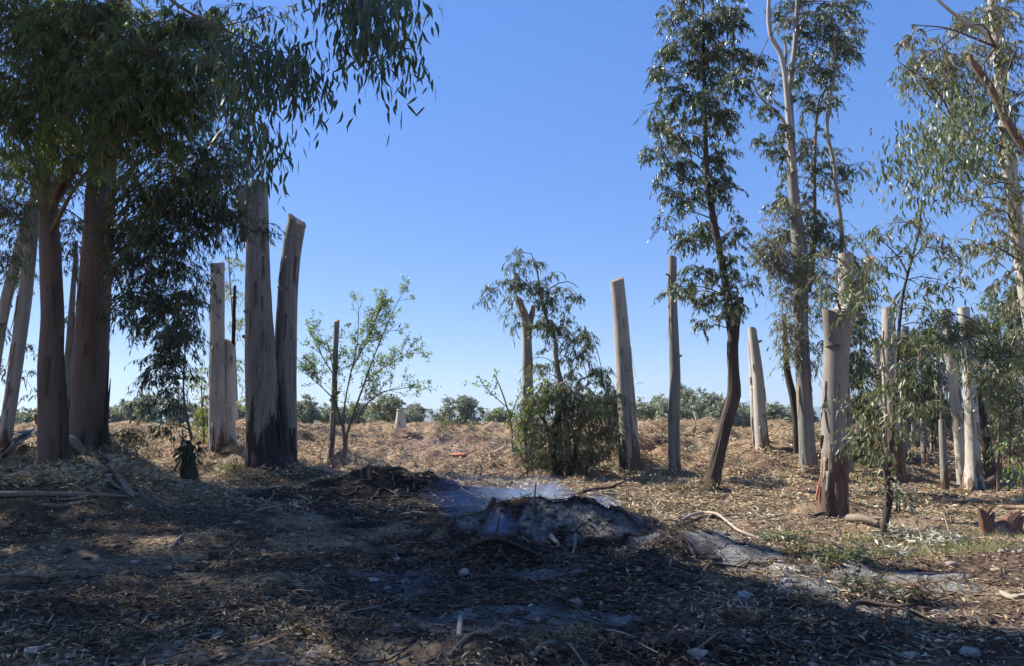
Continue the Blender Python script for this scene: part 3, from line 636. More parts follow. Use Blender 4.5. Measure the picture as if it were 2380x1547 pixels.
# further trees of the same row, left of the picture: they shade the foreground
for kx, ky, lab in ((-14, 8.5, 'leafy eucalyptus outside the picture, nearest the camera in the left row'), (-15.5, 14.5, 'leafy eucalyptus outside the picture, middle of the left row'), (-17, 21, 'leafy eucalyptus outside the picture, far end of the left row'), (-13, 2.5, 'leafy eucalyptus behind the camera at left')):
    g = np.array([kx, ky, float(z_base(kx, ky))])
    T = thing('eucalyptus_tree', lab, 'tree', g, 'row of trees left of the picture')
    m2 = MB(); pv, _ = tube(m2, [g - [0, 0, .3], g + [.1, 0, 4], g + [.2, .2, 8], g + [.3, .3, 12]], [.34, .28, .2, .1], 18, .04, step=.4, rb=.6, hbase=g[2]); m2.build('trunk', M['left_bark'], T)
    SHADERS.append((T, pv, (kx, ky)))
# unseen foliage clumps, each placed sunward of a ground spot to shade it
def sunlit(x, y):      # the open part of the clearing, seen in the photograph
    edge = np.interp(y, [3.5, 5.0, 5.7, 6.2, 6.7, 7.2, 9, 12.8, 16.7, 20.5, 22], [6, 1.9, 1.3, 1.2, 2.3, 2.5, 2.4, 2.0, .5, -2.5, -6])
    return x > edge + .25 * math.sin(y * 3)
own = {}
for gx in np.arange(-9.5, 9, 1.25):
    for gy in np.arange(1.5, 20.5, 1.25):
        x, y = gx + rng.normal() * .3, gy + rng.normal() * .3
        if sunlit(x + .75, y) or rng.random() < (.13 if y > 5.4 else .3): continue
        if y > 16.5 and x < -5 and rng.random() < .5: continue
        z = 10.5 + rng.random() * 3; 
        for _ in range(3): yo = y + SUNV.y / SUNV.z * z; z = max(z, 3.4 + .62 * yo)
        c = (x + SUNV.x / SUNV.z * z, y + SUNV.y / SUNV.z * z, z, .95 + .25 * rng.random())
        k = min(range(len(SHADERS)), key=lambda q: (SHADERS[q][2][0] - c[0]) ** 2 + (SHADERS[q][2][1] - c[1]) ** 2); own.setdefault(k, []).append(c)
for q_, r_ in ((W(690, 190, 7.9), 1.0), (W(900, 90, 7.1), 1.0), (W(600, 330, 7.9), .8), (W(640, 80, 7.9), 1.0), (W(830, 90, 7.1), 1.0), (W(900, 190, 7.1), .8), (W(960, 120, 7.1), .8)):
    for h_ in (6.2, 7.4): own[0].append((*(q_ + np.array(SUNV) / SUNV.z * h_), r_))  # more unseen clumps, added to keep the hanging leaves in shade
for k, cells in own.items(): over(SHADERS[k][0], cells, SHADERS[k][1], nl=1000)

# --- twin cut pale trunks with the whip behind
g, D = foot(515, 1062); T = thing('topped_eucalyptus', 'pale topped trunk with a shorter broken second stem and dark shaggy base', 'tree trunk', g)
trunk(T, [(508, 1062, 50), (506, 1020, 42), (504, 900, 38), (505, 760, 36), (506, 612, 33)], D, 'pale_bark', rb=.75, cut='cut_tan', flare=.25, tilt=(0, .25), seed=21)
q = trunk(T, [(533, 1052, 40), (532, 1000, 32), (532, 900, 30), (534, 795, 26)], D + .25, 'white_bark', rb=.6, cut='cut_tan', flare=.25, seed=22, tilt=(-.8, .3))
trunk(T, [(541, 830, 9), (543, 770, 9), (544, 720, 8), (546, 664, 6)], D + .35, 'furrow_bark', fur=.12, sides=10, name='broken_stub', sink=0)
g, D = foot(560, 985); D = 30.0; g = np.array([W(556, 985, D)[0], D, float(z_full(W(556, 985, D)[0], D))])
T = thing('eucalyptus_sapling', 'tall thin yellow-green young tree behind the pale twin trunks', 'young tree', g)
p1 = trunk(T, [(552, 985, 7), (545, 800, 6), (535, 660, 4), (530, 585, 3)], D, 'pale_bark', sides=8)
crown(T, [(548, 620, 20, 30, D, .6), (552, 680, 22, 30, D, .6), (556, 760, 20, 40, D, .6), (555, 850, 20, 40, D, .6), (560, 930, 16, 30, D, .6), (528, 660, 14, 50, D, .5)], [p1], 'leaf_yellow', dens=560, L=.17, Wd=.03, per=25)
g = np.array([W(470, 1045, 24.0)[0], 24.0, float(z_full(W(470, 1045, 24.0)[0], 24.0))])
T = thing('shrub', 'yellow-green flowering shrub left of the pale twin trunks', 'shrub', g)
p1 = trunk(T, [(475, 1060, 6), (472, 980, 5), (468, 900, 3)], 24.0, 'twig', sides=7)
crown(T, [(465, 880, 18, 26, 24, .9), (468, 945, 22, 28, 24), (476, 1010, 18, 26, 24, .8), (470, 1045, 22, 14, 24, .5)], [p1], 'leaf_yellow', dens=800, L=.12, Wd=.03, per=25)

# --- the great twin cut trunks
D = 19.4; g = W(625, 1062, D); T = thing('topped_eucalyptus', 'massive twin-stemmed topped trunk with charred base, the tallest cut trunk left of the clearing', 'tree trunk', g)
trunk(T, [(622, 1072, 112), (616, 1035, 90), (612, 960, 84), (606, 860, 76), (602, 740, 66), (599, 600, 57), (600, 500, 50), (602, 424, 42)], D, 'burnt_bark', rb=1.1, sides=36, amp=.03, flare=.06, cut='cut_orange', tilt=(-.2, -.0), seed=31)
trunk(T, [(576, 560, 34), (572, 500, 40), (565, 450, 40), (563, 432, 36)], D + .12, 'grey_bark', cut='cut_tan', name='stub', sides=20, seed=32, sink=0, tilt=(0, .3))
trunk(T, [(668, 1065, 40), (668, 1000, 46), (664, 900, 52), (664, 800, 54), (668, 700, 48), (676, 600, 46), (690, 512, 45)], D + .5, 'burnt_bark', rb=.9, sides=28, amp=.03, flare=.2, cut='cut_tan', tilt=(-.55, .35), seed=33)
trunk(T, [(662, 1060, 26), (658, 960, 18), (652, 900, 8), (646, 878, 3)], D - .05, 'dark_wood', fur=.15, name='bark_slab', sides=10, sink=0)
trunk(T, [(655, 1050, 10), (650, 980, 7), (645, 925, 3)], D - .2, 'dark_wood', fur=.15, name='bark_slab', sides=8, sink=0)

# --- thin sprout with hanging dark leaves, ivied stump
g, D = foot(441, 1090); D = min(D, 15.5); g = W(441, 1090, D)
T = thing('eucalyptus_sapling', 'thin dark coppice stem rising from a leafy knee-high stump left of the clearing', 'young tree', g)
trunk(T, [(441, 1095, 26), (438, 1065, 19), (441, 1040, 15), (437, 1022, 8)], D, 'furrow_bark', fur=.3, sides=16, amp=.15, flare=.4, name='stump', step=.08)
p1 = trunk(T, [(446, 1020, 8), (436, 975, 7), (428, 930, 6), (426, 880, 4), (430, 830, 3)], D, 'twig', sides=8, sink=0)
crown(T, [(400, 800, 50, 40, D, 1.3), (370, 850, 45, 35, D, 1.3), (420, 760, 45, 30, D, 1.1), (400, 905, 30, 50, D), (440, 880, 16, 24, D, .7), (395, 985, 18, 26, D, .9), (330, 940, 25, 24, D, .3), (340, 880, 22, 20, D, .8), (455, 730, 20, 30, D, .7)], [p1], 'leaf_dark', dens=1100, L=.14, Wd=.022)
crown(T, [(440, 1055, 20, 36, D - .1, 3)], [p1], 'leaf_dark', dens=700, L=.08, Wd=.03, limb=False, tl=.15)
crown(T, [(432, 1045, 22, 20, D, .7)], [p1], 'leaf_fresh', dens=420, L=.07, Wd=.03, limb=False, name='ivy', tl=.15)
D = 17.0; g = np.array([W(290, 1045, D)[0], D, float(z_full(W(290, 1045, D)[0], D))])
T = thing('shrub', 'low dark green bush at the foot of the widest left trunk', 'shrub', g)
p1 = trunk(T, [(285, 1058, 6), (288, 1030, 5), (290, 1010, 3)], D, 'twig', sides=6)
crown(T, [(285, 1030, 40, 24, D), (320, 1000, 22, 16, D, .7), (270, 1010, 22, 20, D, .8)], [p1], 'leaf_dark', dens=800, L=.11, Wd=.025)

# ================================================================== MIDDLE
g, D = foot(767, 1080); T = thing('topped_eucalyptus', 'thin reddish-brown bare post-like trunk left of the leafy bush', 'tree trunk', g)
trunk(T, [(767, 1080, 17), (773, 990, 14), (777, 900, 13), (780, 810, 11), (783, 746, 13)], D, 'red_bark', rb=1.2, sides=14, cut='cut_tan', amp=.08, tilt=(.4, .5))
g, D = foot(802, 1082); T = thing('budding_tree', 'bare-branched bushy young tree with fresh green leaves beside the brown post', 'young tree', g)
P0 = [trunk(T, [(800, 1082, 10), (801, 1020, 8), (797, 990, 7), (782, 940, 5), (778, 890, 4), (770, 830, 2)], D, 'twig', sides=8),
      trunk(T, [(803, 1060, 8), (806, 1010, 7), (818, 970, 6), (832, 930, 5), (850, 880, 4), (880, 800, 3), (925, 700, 1.5)], D + .1, 'twig', sides=8, sink=0, name='limb'),
      trunk(T, [(800, 1010, 5), (800, 950, 4), (812, 880, 3.4), (830, 800, 2.5), (834, 720, 1.5)], D, 'twig', sides=8, sink=0, name='limb'),
      trunk(T, [(812, 985, 5), (850, 940, 4), (890, 910, 3), (940, 900, 1.5)], D - .2, 'twig', sides=8, sink=0, name='limb'),
      trunk(T, [(835, 900, 3), (880, 860, 2.6), (945, 820, 1.4)], D + .2, 'twig', sides=6, sink=0, name='limb'),
      trunk(T, [(780, 930, 4), (750, 900, 2.5), (715, 870, 1.4)], D, 'twig', sides=6, sink=0, name='limb'),
      trunk(T, [(775, 870, 3), (745, 820, 2.5), (730, 790, 1.4)], D, 'twig', sides=6, sink=0, name='limb'),
      trunk(T, [(820, 850, 3), (860, 780, 2.5), (875, 735, 1.4)], D, 'twig', sides=6, sink=0, name='limb')]
def branching(root, paths, n, length, mats='twig', r=.006, up=.5):
    tw = MB(); A = []; D_ = []
    for _ in range(n):
        P = paths[rng.integers(len(paths))]; i = rng.integers(len(P) // 3, len(P)); t = unit((P[min(i + 1, len(P) - 1)] - P[i - 1])[None])[0]
        A.append(P[i]); D_.append(unit((t * .8 + rng.normal(size=3) * .6 + np.array([0, 0, up]))[None])[0])
    A, D_ = np.array(A), np.array(D_); l = length * (.5 + rng.random((n, 1, 1))); t = np.linspace(0, 1, 6)[None, :, None]
    Q = A[:, None] + D_[:, None] * l * t + rng.normal(size=(n, 6, 3)) * .03 * t
    twigs(tw, Q, np.linspace(r, r * .3, 6)[None], 4); tw.build('twigs', M[mats], root, kind='stuff'); return Q
Q = branching(T, P0, 170, .55, r=.008)
Q2 = branching(T, [q for q in Q], 520, .24, r=.004)
tips = np.concatenate([Q[:, 3:].reshape(-1, 3), Q2[:, 3:].reshape(-1, 3)]); tips = tips[(tips[:, 2] > W(0, 960, D)[2])]
pk = tips[rng.integers(0, len(tips), 8500)]; lf = MB(); dd = rdir(len(pk)); leaves(lf, pk + rng.normal(size=pk.shape) * .03, dd, .062 * (.6 + .7 * rng.random(len(pk))), .042, two=True)
lf.build('foliage', M['leaf_fresh'], T, smooth=False, kind='stuff')
crown(T, [(885, 940, 25, 36, D, .6), (805, 760, 20, 30, D, .35)], [], 'leaf_dry', dens=420, L=.09, Wd=.025, limb=False, name='seed_pods')

D = 26.2; g = W(931, 993, D); T = thing('concrete_pipe', 'tapering pale concrete pipe section standing on the bank', 'concrete pipe', g)
mb = MB(); prf = [(.225, 0), (.235, .06), (.225, .1), (.165, .50), (.15, .62), (.15, .64), (.12, .64), (.11, .5)]
n = 28; a = np.arange(n) * 2 * math.pi / n; sc_ = 26.2 / FPX * 42 / .64
V = np.array([[(r * .9 * sc_ * math.cos(t) + g[0], r * .9 * sc_ * math.sin(t) + g[1], z * sc_ + g[2]) for t in a] for r, z in prf])
k = np.arange(len(prf) - 1)[:, None] * n; j = np.arange(n)[None]; j2 = (j + 1) % n
mb.add(V, [np.stack([k + j, k + j2, k + n + j2, k + n + j], -1).reshape(-1, 4)]); mb.build('body', M['concrete'], T)
mb = MB(); V2 = np.array([[(r * .9 * sc_ * math.cos(t) + g[0], r * .9 * sc_ * math.sin(t) + g[1], z * sc_ + g[2]) for t in a] for r, z in [(.15, .60), (.162, .605), (.162, .655), (.12, .655), (.115, .62)]])
k = np.arange(4)[:, None] * n; mb.add(V2, [np.stack([k + j, k + j2, k + n + j2, k + n + j], -1).reshape(-1, 4)]); mb.build('rim', M['concrete'], T)

g, D = foot(853, 1112); D = 14.6; g = W(853, 1112, D)
T = thing('tree_stump', 'small sawn stump with a pale split side on the dark heap', 'tree stump', g)
trunk(T, [(853, 1114, 24), (853, 1100, 22), (854, 1085, 22)], D, 'dark_wood', fur=.06, cut='cut_tan', sides=16, flare=.25, tilt=(.1, -.15), step=.06)
trunk(T, [(858, 1113, 9), (857, 1100, 8), (856, 1087, 9)], D - .09, 'strip', name='split_wood', sides=8, sink=0, step=.06)

# leafy sprout tree and cut forked trunk in the middle
g, D = foot(1233, 1086); T = thing('topped_eucalyptus', 'forked topped trunk half hidden behind the leaning sprout and green bush', 'tree trunk', g)
p0 = trunk(T, [(1233, 1086, 34), (1230, 1020, 30), (1228, 940, 27), (1226, 860, 25), (1225, 790, 22), (1222, 745, 22), (1212, 715, 18), (1206, 692, 17)], D, 'pale_bark', rb=.9, cut='cut_tan', sides=22, flare=.25, tilt=(-.7, .4))
trunk(T, [(1228, 770, 12), (1236, 735, 14), (1239, 712, 12)], D, 'grey_bark', name='stub', cut='cut_tan', sides=12, sink=0)
g, D = foot(1312, 1090); D -= .6; g = np.array([W(1312, 1085, D)[0], D, float(z_full(W(1312, 1085, D)[0], D))])
T = thing('eucalyptus_sapling', 'drooping-leaved sprout leaning left over the forked trunk in the middle', 'young tree', g)
p1 = trunk(T, [(1318, 1085, 16), (1316, 1000, 14), (1308, 945, 13), (1300, 880, 12), (1291, 820, 11), (1290, 790, 9), (1270, 740, 7), (1256, 690, 5), (1250, 640, 4), (1235, 590, 2)], D, 'red_bark', rb=.5, sides=12)
p2 = trunk(T, [(1330, 960, 5), (1340, 905, 5), (1350, 880, 4), (1400, 865, 2)], D + .1, 'twig', name='limb', sides=8, sink=0)
p3 = trunk(T, [(1265, 720, 4), (1280, 670, 3), (1320, 655, 2), (1345, 670, 1.5)], D + .1, 'twig', name='limb', sides=8, sink=0)
p4 = trunk(T, [(1245, 690, 3), (1210, 650, 2.5), (1160, 665, 2), (1130, 690, 1.5)], D + .1, 'twig', name='limb', sides=8, sink=0)
crown(T, [(1202, 590, 6, 18, D, .7), (1200, 620, 24, 16, D), (1230, 615, 30, 15, D), (1185, 660, 22, 22, D, .8), (1152, 672, 16, 18, D, .9), (1130, 688, 10, 8, D, .6), (1225, 665, 34, 24, D), (1185, 700, 12, 22, D, .7), (1262, 690, 24, 30, D, .8), (1300, 672, 26, 12, D, .9),
          (1340, 685, 16, 18, D), (1322, 715, 14, 16, D, .8), (1285, 710, 18, 24, D, .6), (1262, 760, 32, 30, D, 1.1), (1310, 775, 30, 26, D, .8), (1290, 820, 40, 30, D, .4), (1345, 780, 40, 16, D, .8), (1380, 790, 20, 14, D, .6), (1195, 740, 10, 20, D, .6),
          (1350, 830, 30, 24, D, .8), (1310, 880, 40, 34, D, .5), (1390, 865, 36, 20, D, .9), (1410, 890, 16, 26, D, .9), (1240, 830, 14, 40, D, .35), (1215, 760, 12, 20, D, .4), (1255, 870, 22, 30, D, .5), (1240, 670, 70, 60, D, .12), (1320, 800, 80, 60, D, .15)], [p1, p2, p3, p4], 'leaf_euc', dens=1050, L=.16, Wd=.025, lr=.016, per=40, tl=.3)
T = thing('shrub', 'big rounded bush of hanging dull leaves around the foot of the sprout', 'shrub', g + np.array([0, -.3, 0]))
D2 = D - .5
for q in ([(1300, 1085, 20), (1298, 1000, 18), (1296, 940, 12)], [(1285, 1085, 12), (1275, 1000, 10), (1250, 950, 6)], [(1330, 1085, 10), (1345, 1000, 9), (1370, 950, 6)], [(1290, 1085, 26), (1290, 1000, 24), (1300, 950, 12)], [(1365, 1085, 4), (1378, 1000, 4), (1395, 950, 3)]):
    p1 = trunk(T, q, D2 + rng.random() * .4, 'dark_wood', sides=10, fur=.1)
crown(T, [(1285, 915, 50, 30, D2), (1335, 935, 44, 36, D2), (1400, 955, 30, 40, D2), (1425, 935, 18, 24, D2, .7), (1240, 950, 30, 40, D2), (1215, 985, 20, 34, D2, .8), (1222, 1030, 16, 26, D2, .6), (1420, 1005, 22, 36, D2), (1395, 1050, 18, 26, D2, .5), (1385, 1020, 26, 34, D2, .7), (1330, 985, 50, 30, D2, .8)], [p1], 'leaf_euc', dens=1000, L=.15, Wd=.024, per=25, limb=False)
crown(T, [(1290, 1000, 60, 50, D2 + .3), (1320, 1055, 40, 30, D2 + .2), (1270, 1060, 26, 26, D2 + .3, .8), (1300, 1070, 50, 20, D2 - .1, 1.6), (1350, 1060, 24, 24, D2, 1.2)], [p1], 'leaf_dark', dens=420, L=.13, Wd=.024, per=25, limb=False)
crown(T, [(1300, 905, 60, 26, D2 - .3, .7), (1390, 940, 50, 30, D2 - .3, .7), (1240, 970, 30, 50, D2 - .3, .6), (1410, 1010, 30, 40, D2 - .3, .5), (1250, 1040, 26, 40, D2 - .3, .7), (1310, 1020, 50, 40, D2 - .3, .5), (1370, 1050, 30, 30, D2 - .3, .5)], [p1], 'leaf_pale', dens=1100, L=.14, Wd=.024, per=25, limb=False, name='pale_foliage')
crown(T, [(1330, 950, 70, 26, D2 - .35, .8), (1350, 1010, 60, 40, D2 - .35, .35)], [p1], 'leaf_dry', dens=420, L=.14, Wd=.025, per=25, limb=False, name='dry_foliage')
T = thing('climbing_plant', 'bright green broad-leaved climber growing up the left side of the bush', 'climbing plant', g + np.array([-.9, -.5, 0]))
p1 = trunk(T, [(1225, 1080, 4), (1222, 1000, 4), (1240, 930, 3), (1260, 890, 2)], D2 - .5, 'twig', sides=6)
crown(T, [(1225, 940, 26, 26, D2 - .5), (1262, 920, 30, 24, D2 - .5, .9), (1255, 885, 20, 12, D2 - .5, .6), (1215, 985, 18, 30, D2 - .5, .6), (1207, 1035, 8, 16, D2 - .5, .7), (1290, 940, 26, 18, D2 - .5, .4), (1232, 1078, 8, 8, D2 - .5, .8)], [p1], 'leaf_fresh', dens=420, L=.10, Wd=.06, per=20, tl=.2, droop=.4, name='foliage', limb=False)
g, D = foot(1190, 1066); T = thing('budding_tree', 'slender sapling with a few fresh leaves left of the green climber', 'young tree', g)
P0 = [trunk(T, [(1192, 1066, 5), (1190, 1000, 4), (1180, 950, 3.5), (1165, 905, 3), (1148, 865, 1.5)], D, 'twig', sides=7), trunk(T, [(1178, 945, 3), (1150, 920, 2), (1125, 895, 1.2)], D, 'twig', sides=6, sink=0, name='limb'), trunk(T, [(1185, 985, 3), (1160, 960, 2), (1140, 955, 1.2)], D, 'twig', sides=6, sink=0, name='limb'), trunk(T, [(1186, 975, 3), (1200, 930, 2), (1215, 905, 1.2)], D, 'twig', sides=6, sink=0, name='limb')]
Q = branching(T, P0, 26, .4, r=.005); tips = Q[:, 2:].reshape(-1, 3); pk = tips[rng.integers(0, len(tips), 380)]; lf = MB(); leaves(lf, pk + rng.normal(size=pk.shape) * .03, rdir(len(pk)), .08, .055, two=True); lf.build('foliage', M['leaf_fresh'], T, smooth=False, kind='stuff')

g, D = foot(1465, 1096); T = thing('topped_eucalyptus', 'thick pale topped trunk leaning left, just right of the leafy bush', 'tree trunk', g)
trunk(T, [(1467, 1096, 52), (1464, 1060, 47), (1459, 980, 44), (1452, 880, 41), (1444, 760, 36), (1434, 651, 33)], D, 'pale_bark', rb=.7, cut='cut_tan', sides=30, flare=.22, tilt=(.35, .25), seed=41)
trunk(T, [(1446, 1094, 15), (1441, 1050, 9), (1439, 1010, 4)], D - .15, 'dark_wood', fur=.15, name='bark_slab', sides=8, sink=0)
g, D = foot(1570, 1105); T = thing('topped_eucalyptus', 'slender grey topped trunk standing alone, cut straight across with a red rim', 'tree trunk', g)
trunk(T, [(1569, 1106, 30), (1567, 1050, 26), (1566, 960, 28), (1569, 880, 26), (1566, 780, 24), (1563, 690, 21), (1563, 597, 20)], D, 'grey_bark', rb=.15, cut='cut_orange', sides=24, flare=.15, amp=.05, tilt=(-.3, .1), seed=43)
D = 27.2; g = W(1622, 993, D); g[2] = float(z_full(g[0], D)); T = thing('concrete_post', 'short tilted white concrete post on the bank top', 'post', g)
def boxtube(root, a, b_, w, name, m):
    mb = MB(); a, b_ = np.array(a), np.array(b_); d = unit((b_ - a)[None])[0]; u = unit((np.array([1, 0, 0]) - d * d[0])[None])[0]; v = np.cross(d, u)
    c = [(-1, -1), (1, -1), (1, 1), (-1, 1)]; V = [p + (u * s * (w - e) + v * t * (w - e)) for p, e in ((a, 0), (b_ - d * .02, 0), (b_, .012)) for s, t in c]
    f = [[k * 4 + j, k * 4 + (j + 1) % 4, k * 4 + 4 + (j + 1) % 4, k * 4 + 4 + j] for k in range(2) for j in range(4)] + [[8, 9, 10, 11]]
    mb.add(np.array(V), [np.array(f)]); return mb.build(name, M[m], root, smooth=False)
boxtube(T, g - np.array([-.03, 0, .2]), W(1615, 956, D), .05, 'shaft', 'concrete')

# --- dark furrowed leaning tree
g, D = foot(1650, 1138); T = thing('eucalyptus_tree', 'dark furrowed leaning trunk with a tall narrow hanging crown right of the clearing', 'tree', g)
p0 = trunk(T, [(1650, 1140, 33), (1662, 1090, 29), (1678, 1020, 28), (1694, 960, 29), (1706, 915, 32), (1705, 860, 26), (1703, 800, 26), (1711, 740, 23), (1719, 692, 20)], D, 'furrow_bark', fur=.13, sides=44, amp=.05, flare=.2, cut='cut_tan', seed=51, tilt=(.2, .2))
p1 = trunk(T, [(1705, 790, 22), (1697, 740, 22), (1688, 670, 19), (1674, 590, 17), (1658, 510, 16), (1645, 430, 14), (1640, 340, 12), (1638, 250, 11), (1636, 150, 9), (1634, 40, 6), (1632, -60, 3)], D + .1, 'furrow_bark', fur=.08, sides=20, name='limb', sink=0)
bl = [(1640, -20, 90, 40), (1570, 30, 40, 40), (1640, 60, 90, 50), (1700, 40, 40, 50), (1590, 110, 60, 50), (1690, 120, 50, 46), (1640, 160, 60, 50), (1535, 175, 50, 22), (1580, 210, 50, 36), (1700, 200, 46, 40),
      (1640, 250, 80, 40), (1520, 240, 24, 24), (1540, 300, 40, 40), (1600, 310, 50, 40), (1690, 280, 46, 46), (1520, 350, 24, 40), (1580, 380, 50, 44), (1660, 370, 44, 44), (1640, 440, 50, 40), (1580, 460, 44, 36), (1545, 440, 20, 30),
      (1690, 440, 28, 50), (1700, 540, 30, 40), (1650, 530, 50, 40), (1600, 560, 40, 40), (1690, 620, 40, 50), (1620, 640, 40, 40), (1590, 690, 30, 26), (1650, 690, 36, 36), (1700, 690, 34, 50), (1570, 668, 12, 16), (1630, 760, 16, 18), (1740, 650, 18, 30), (1745, 150, 30, 40), (1545, 510, 14, 30), (1665, 750, 20, 24)]
bl = [(x, y, rx * .92, ry * .85, D + rng.normal() * .5, (.95 if y < 460 else .75) * (1 if rx > 26 else .8)) for x, y, rx, ry in bl]
crown(T, bl, [p1], 'leaf_crown', dens=1750, L=.14, Wd=.024, per=75, tl=.3)
crown(T, [(1555, 320, 30, 50, D - .4, .5), (1720, 560, 16, 60, D - .4, .4)], [p1], 'leaf_dry', dens=500, limb=False, name='dry_foliage')

# --- white twin cut trunk
g, D = foot(1770, 1050); T = thing('topped_eucalyptus', 'white topped twin trunk leaning left behind the dark furrowed tree', 'tree trunk', g)
trunk(T, [(1775, 1054, 34), (1768, 990, 30), (1764, 900, 28), (1757, 830, 24), (1748, 765, 20)], D, 'white_bark', rb=.35, cut='cut_orange', sides=20, flare=.15, tilt=(-.4, -.3), seed=61)
trunk(T, [(1758, 1040, 22), (1753, 950, 18), (1750, 860, 17), (1744, 790, 15)], D + .25, 'white_bark', rb=.5, cut='cut_tan', sides=16, seed=62)

# ================================================================== RIGHT
g, D = foot(1882, 1098); T = thing('eucalyptus_tree', 'tall smooth grey tree with a forked top and open crown, right of centre', 'tree', g)
p0 = trunk(T, [(1884, 1100, 48), (1878, 1060, 40), (1872, 960, 38), (1866, 860, 36), (1861, 740, 36), (1862, 640, 36), (1856, 560, 36), (1848, 480, 26), (1840, 380, 24), (1836, 290, 22), (1832, 220, 20)], D, 'grey_bark', rb=.1, sides=28, flare=.15, seed=71)
pa = trunk(T, [(1836, 300, 16), (1829, 220, 14), (1822, 160, 13), (1812, 120, 13), (1793, 88, 12), (1786, 40, 11), (1788, -20, 9), (1790, -90, 6)], D - .1, 'pale_bark', name='limb', sides=14, sink=0)
pb = trunk(T, [(1832, 225, 15), (1840, 170, 14), (1848, 100, 13), (1852, 30, 11), (1856, -80, 7)], D + .05, 'grey_bark', name='limb', sides=14, sink=0)
pc = trunk(T, [(1846, 400, 15), (1828, 300, 11), (1808, 265, 8), (1780, 240, 7), (1758, 215, 6), (1748, 190, 5), (1722, 182, 3)], D - .2, 'pale_bark', name='limb', sides=10, sink=0)
pd = trunk(T, [(1822, 160, 8), (1828, 130, 8), (1822, 90, 5)], D - .1, 'red_bark', name='limb', sides=8, sink=0, cut='cut_tan')
pe = trunk(T, [(1880, 680, 12), (1893, 560, 10), (1893, 420, 9), (1895, 330, 7), (1900, 270, 6), (1920, 200, 4)], D + .5, 'twig', name='limb', sides=10, sink=0)
bl = [(1850, 20, 60, 40), (1910, 40, 50, 46), (1960, 20, 40, 30), (1900, 110, 50, 44), (1950, 100, 40, 40), (1995, 70, 24, 16), (1870, 160, 44, 36), (1930, 170, 44, 36), (1980, 130, 26, 16), (1800, 190, 40, 34), (1780, 250, 34, 26), (1880, 240, 40, 36),
      (1940, 230, 30, 26), (1810, 310, 44, 22), (1795, 340, 30, 20), (1890, 330, 36, 40), (1900, 400, 30, 36), (1820, 370, 30, 24), (1800, 470, 36, 26), (1830, 420, 22, 30), (1830, 540, 36, 30), (1880, 480, 26, 50), (1900, 560, 26, 60), (1940, 390, 30, 26), (1975, 385, 26, 12), (1930, 440, 26, 26), (1850, 90, 26, 40), (1990, 8, 36, 14), (1770, 350, 14, 30)]
bl = [(x, y, rx, ry, D + .3 + rng.normal() * .7, .66) for x, y, rx, ry in bl]
crown(T, bl, [p0, pa, pb, pc, pe], 'leaf_crown', dens=1600, L=.14, Wd=.024, per=75, tl=.3)
crown(T, [(1860, 350, 14, 40, D - .4, .5), (1820, 50, 20, 24, D - .2, .5), (1790, 540, 36, 50, D - .5, .45), (1790, 610, 40, 40, D - .6, .5), (1825, 760, 26, 60, D - .3, .5)], [p0, pc], 'leaf_dry', dens=800, name='dry_foliage')
crown(T, [(1800, 620, 44, 40, D - .4, .55), (1830, 680, 30, 40, D - .2, .8), (1840, 780, 30, 50, D - .1, .7), (1780, 580, 30, 40, D - .3, .8), (1830, 500, 26, 40, D - .3, .7), (1880, 620, 26, 50, D - .3, .6)], [p0], 'leaf_pale', dens=1300, name='epicormic_foliage')

g, D = foot(1850, 1078); D += .9; g = W(1850, 1070, D)
T = thing('eucalyptus_tree', 'thin brown shaggy trunk leaning behind the tall grey tree', 'tree', g)
p0 = trunk(T, [(1854, 1085, 18), (1851, 980, 19), (1843, 920, 18), (1830, 860, 15), (1826, 800, 13), (1822, 730, 9)], D, 'furrow_bark', fur=.1, sides=16)
p1 = trunk(T, [(1866, 1080, 16), (1862, 980, 14), (1857, 900, 12), (1850, 820, 9)], D + .2, 'red_bark', sides=12, rb=2.)
crown(T, [(1812, 745, 22, 30, D, .6), (1815, 830, 18, 26, D, .3)], [p0], 'leaf_dry', dens=500)

g, D = foot(1960, 1085); D = 20.5; g = W(1968, 1090, D)
T = thing('eucalyptus_tree', 'slim curving stem with small leaf tufts rising behind the big red-based trunk', 'tree', g)
p0 = trunk(T, [(1975, 1100, 16), (1968, 900, 14), (1960, 700, 12), (1955, 530, 11), (1945, 450, 10), (1938, 380, 9), (1922, 300, 9), (1930, 220, 8), (1942, 160, 7), (1935, 60, 6), (1932, -40, 4)], D, 'red_bark', sides=12)
p1 = trunk(T, [(1930, 200, 5), (1905, 230, 5), (1895, 290, 4)], D, 'twig', name='limb', sides=8, sink=0)
crown(T, [(1955, 120, 30, 34, D, .7), (1940, 180, 20, 20, D, .6), (1975, 125, 20, 10, D, .6), (1960, 60, 40, 30, D, .7), (1950, 360, 30, 20, D, .6), (1990, 384, 22, 10, D, .8), (1965, 420, 14, 24, D, .5), (1925, 520, 24, 40, D, .9), (1955, 570, 26, 30, D, 1.2), (1990, 620, 36, 40, D, 1.2), (1900, 560, 40, 50, D, 1), (1910, 660, 30, 40, D, 1), (1880, 740, 26, 40, D, .8), (1900, 820, 30, 50, D, .8), (1830, 600, 40, 40, D, .9)], [p0], 'leaf_euc', dens=700, L=.15)

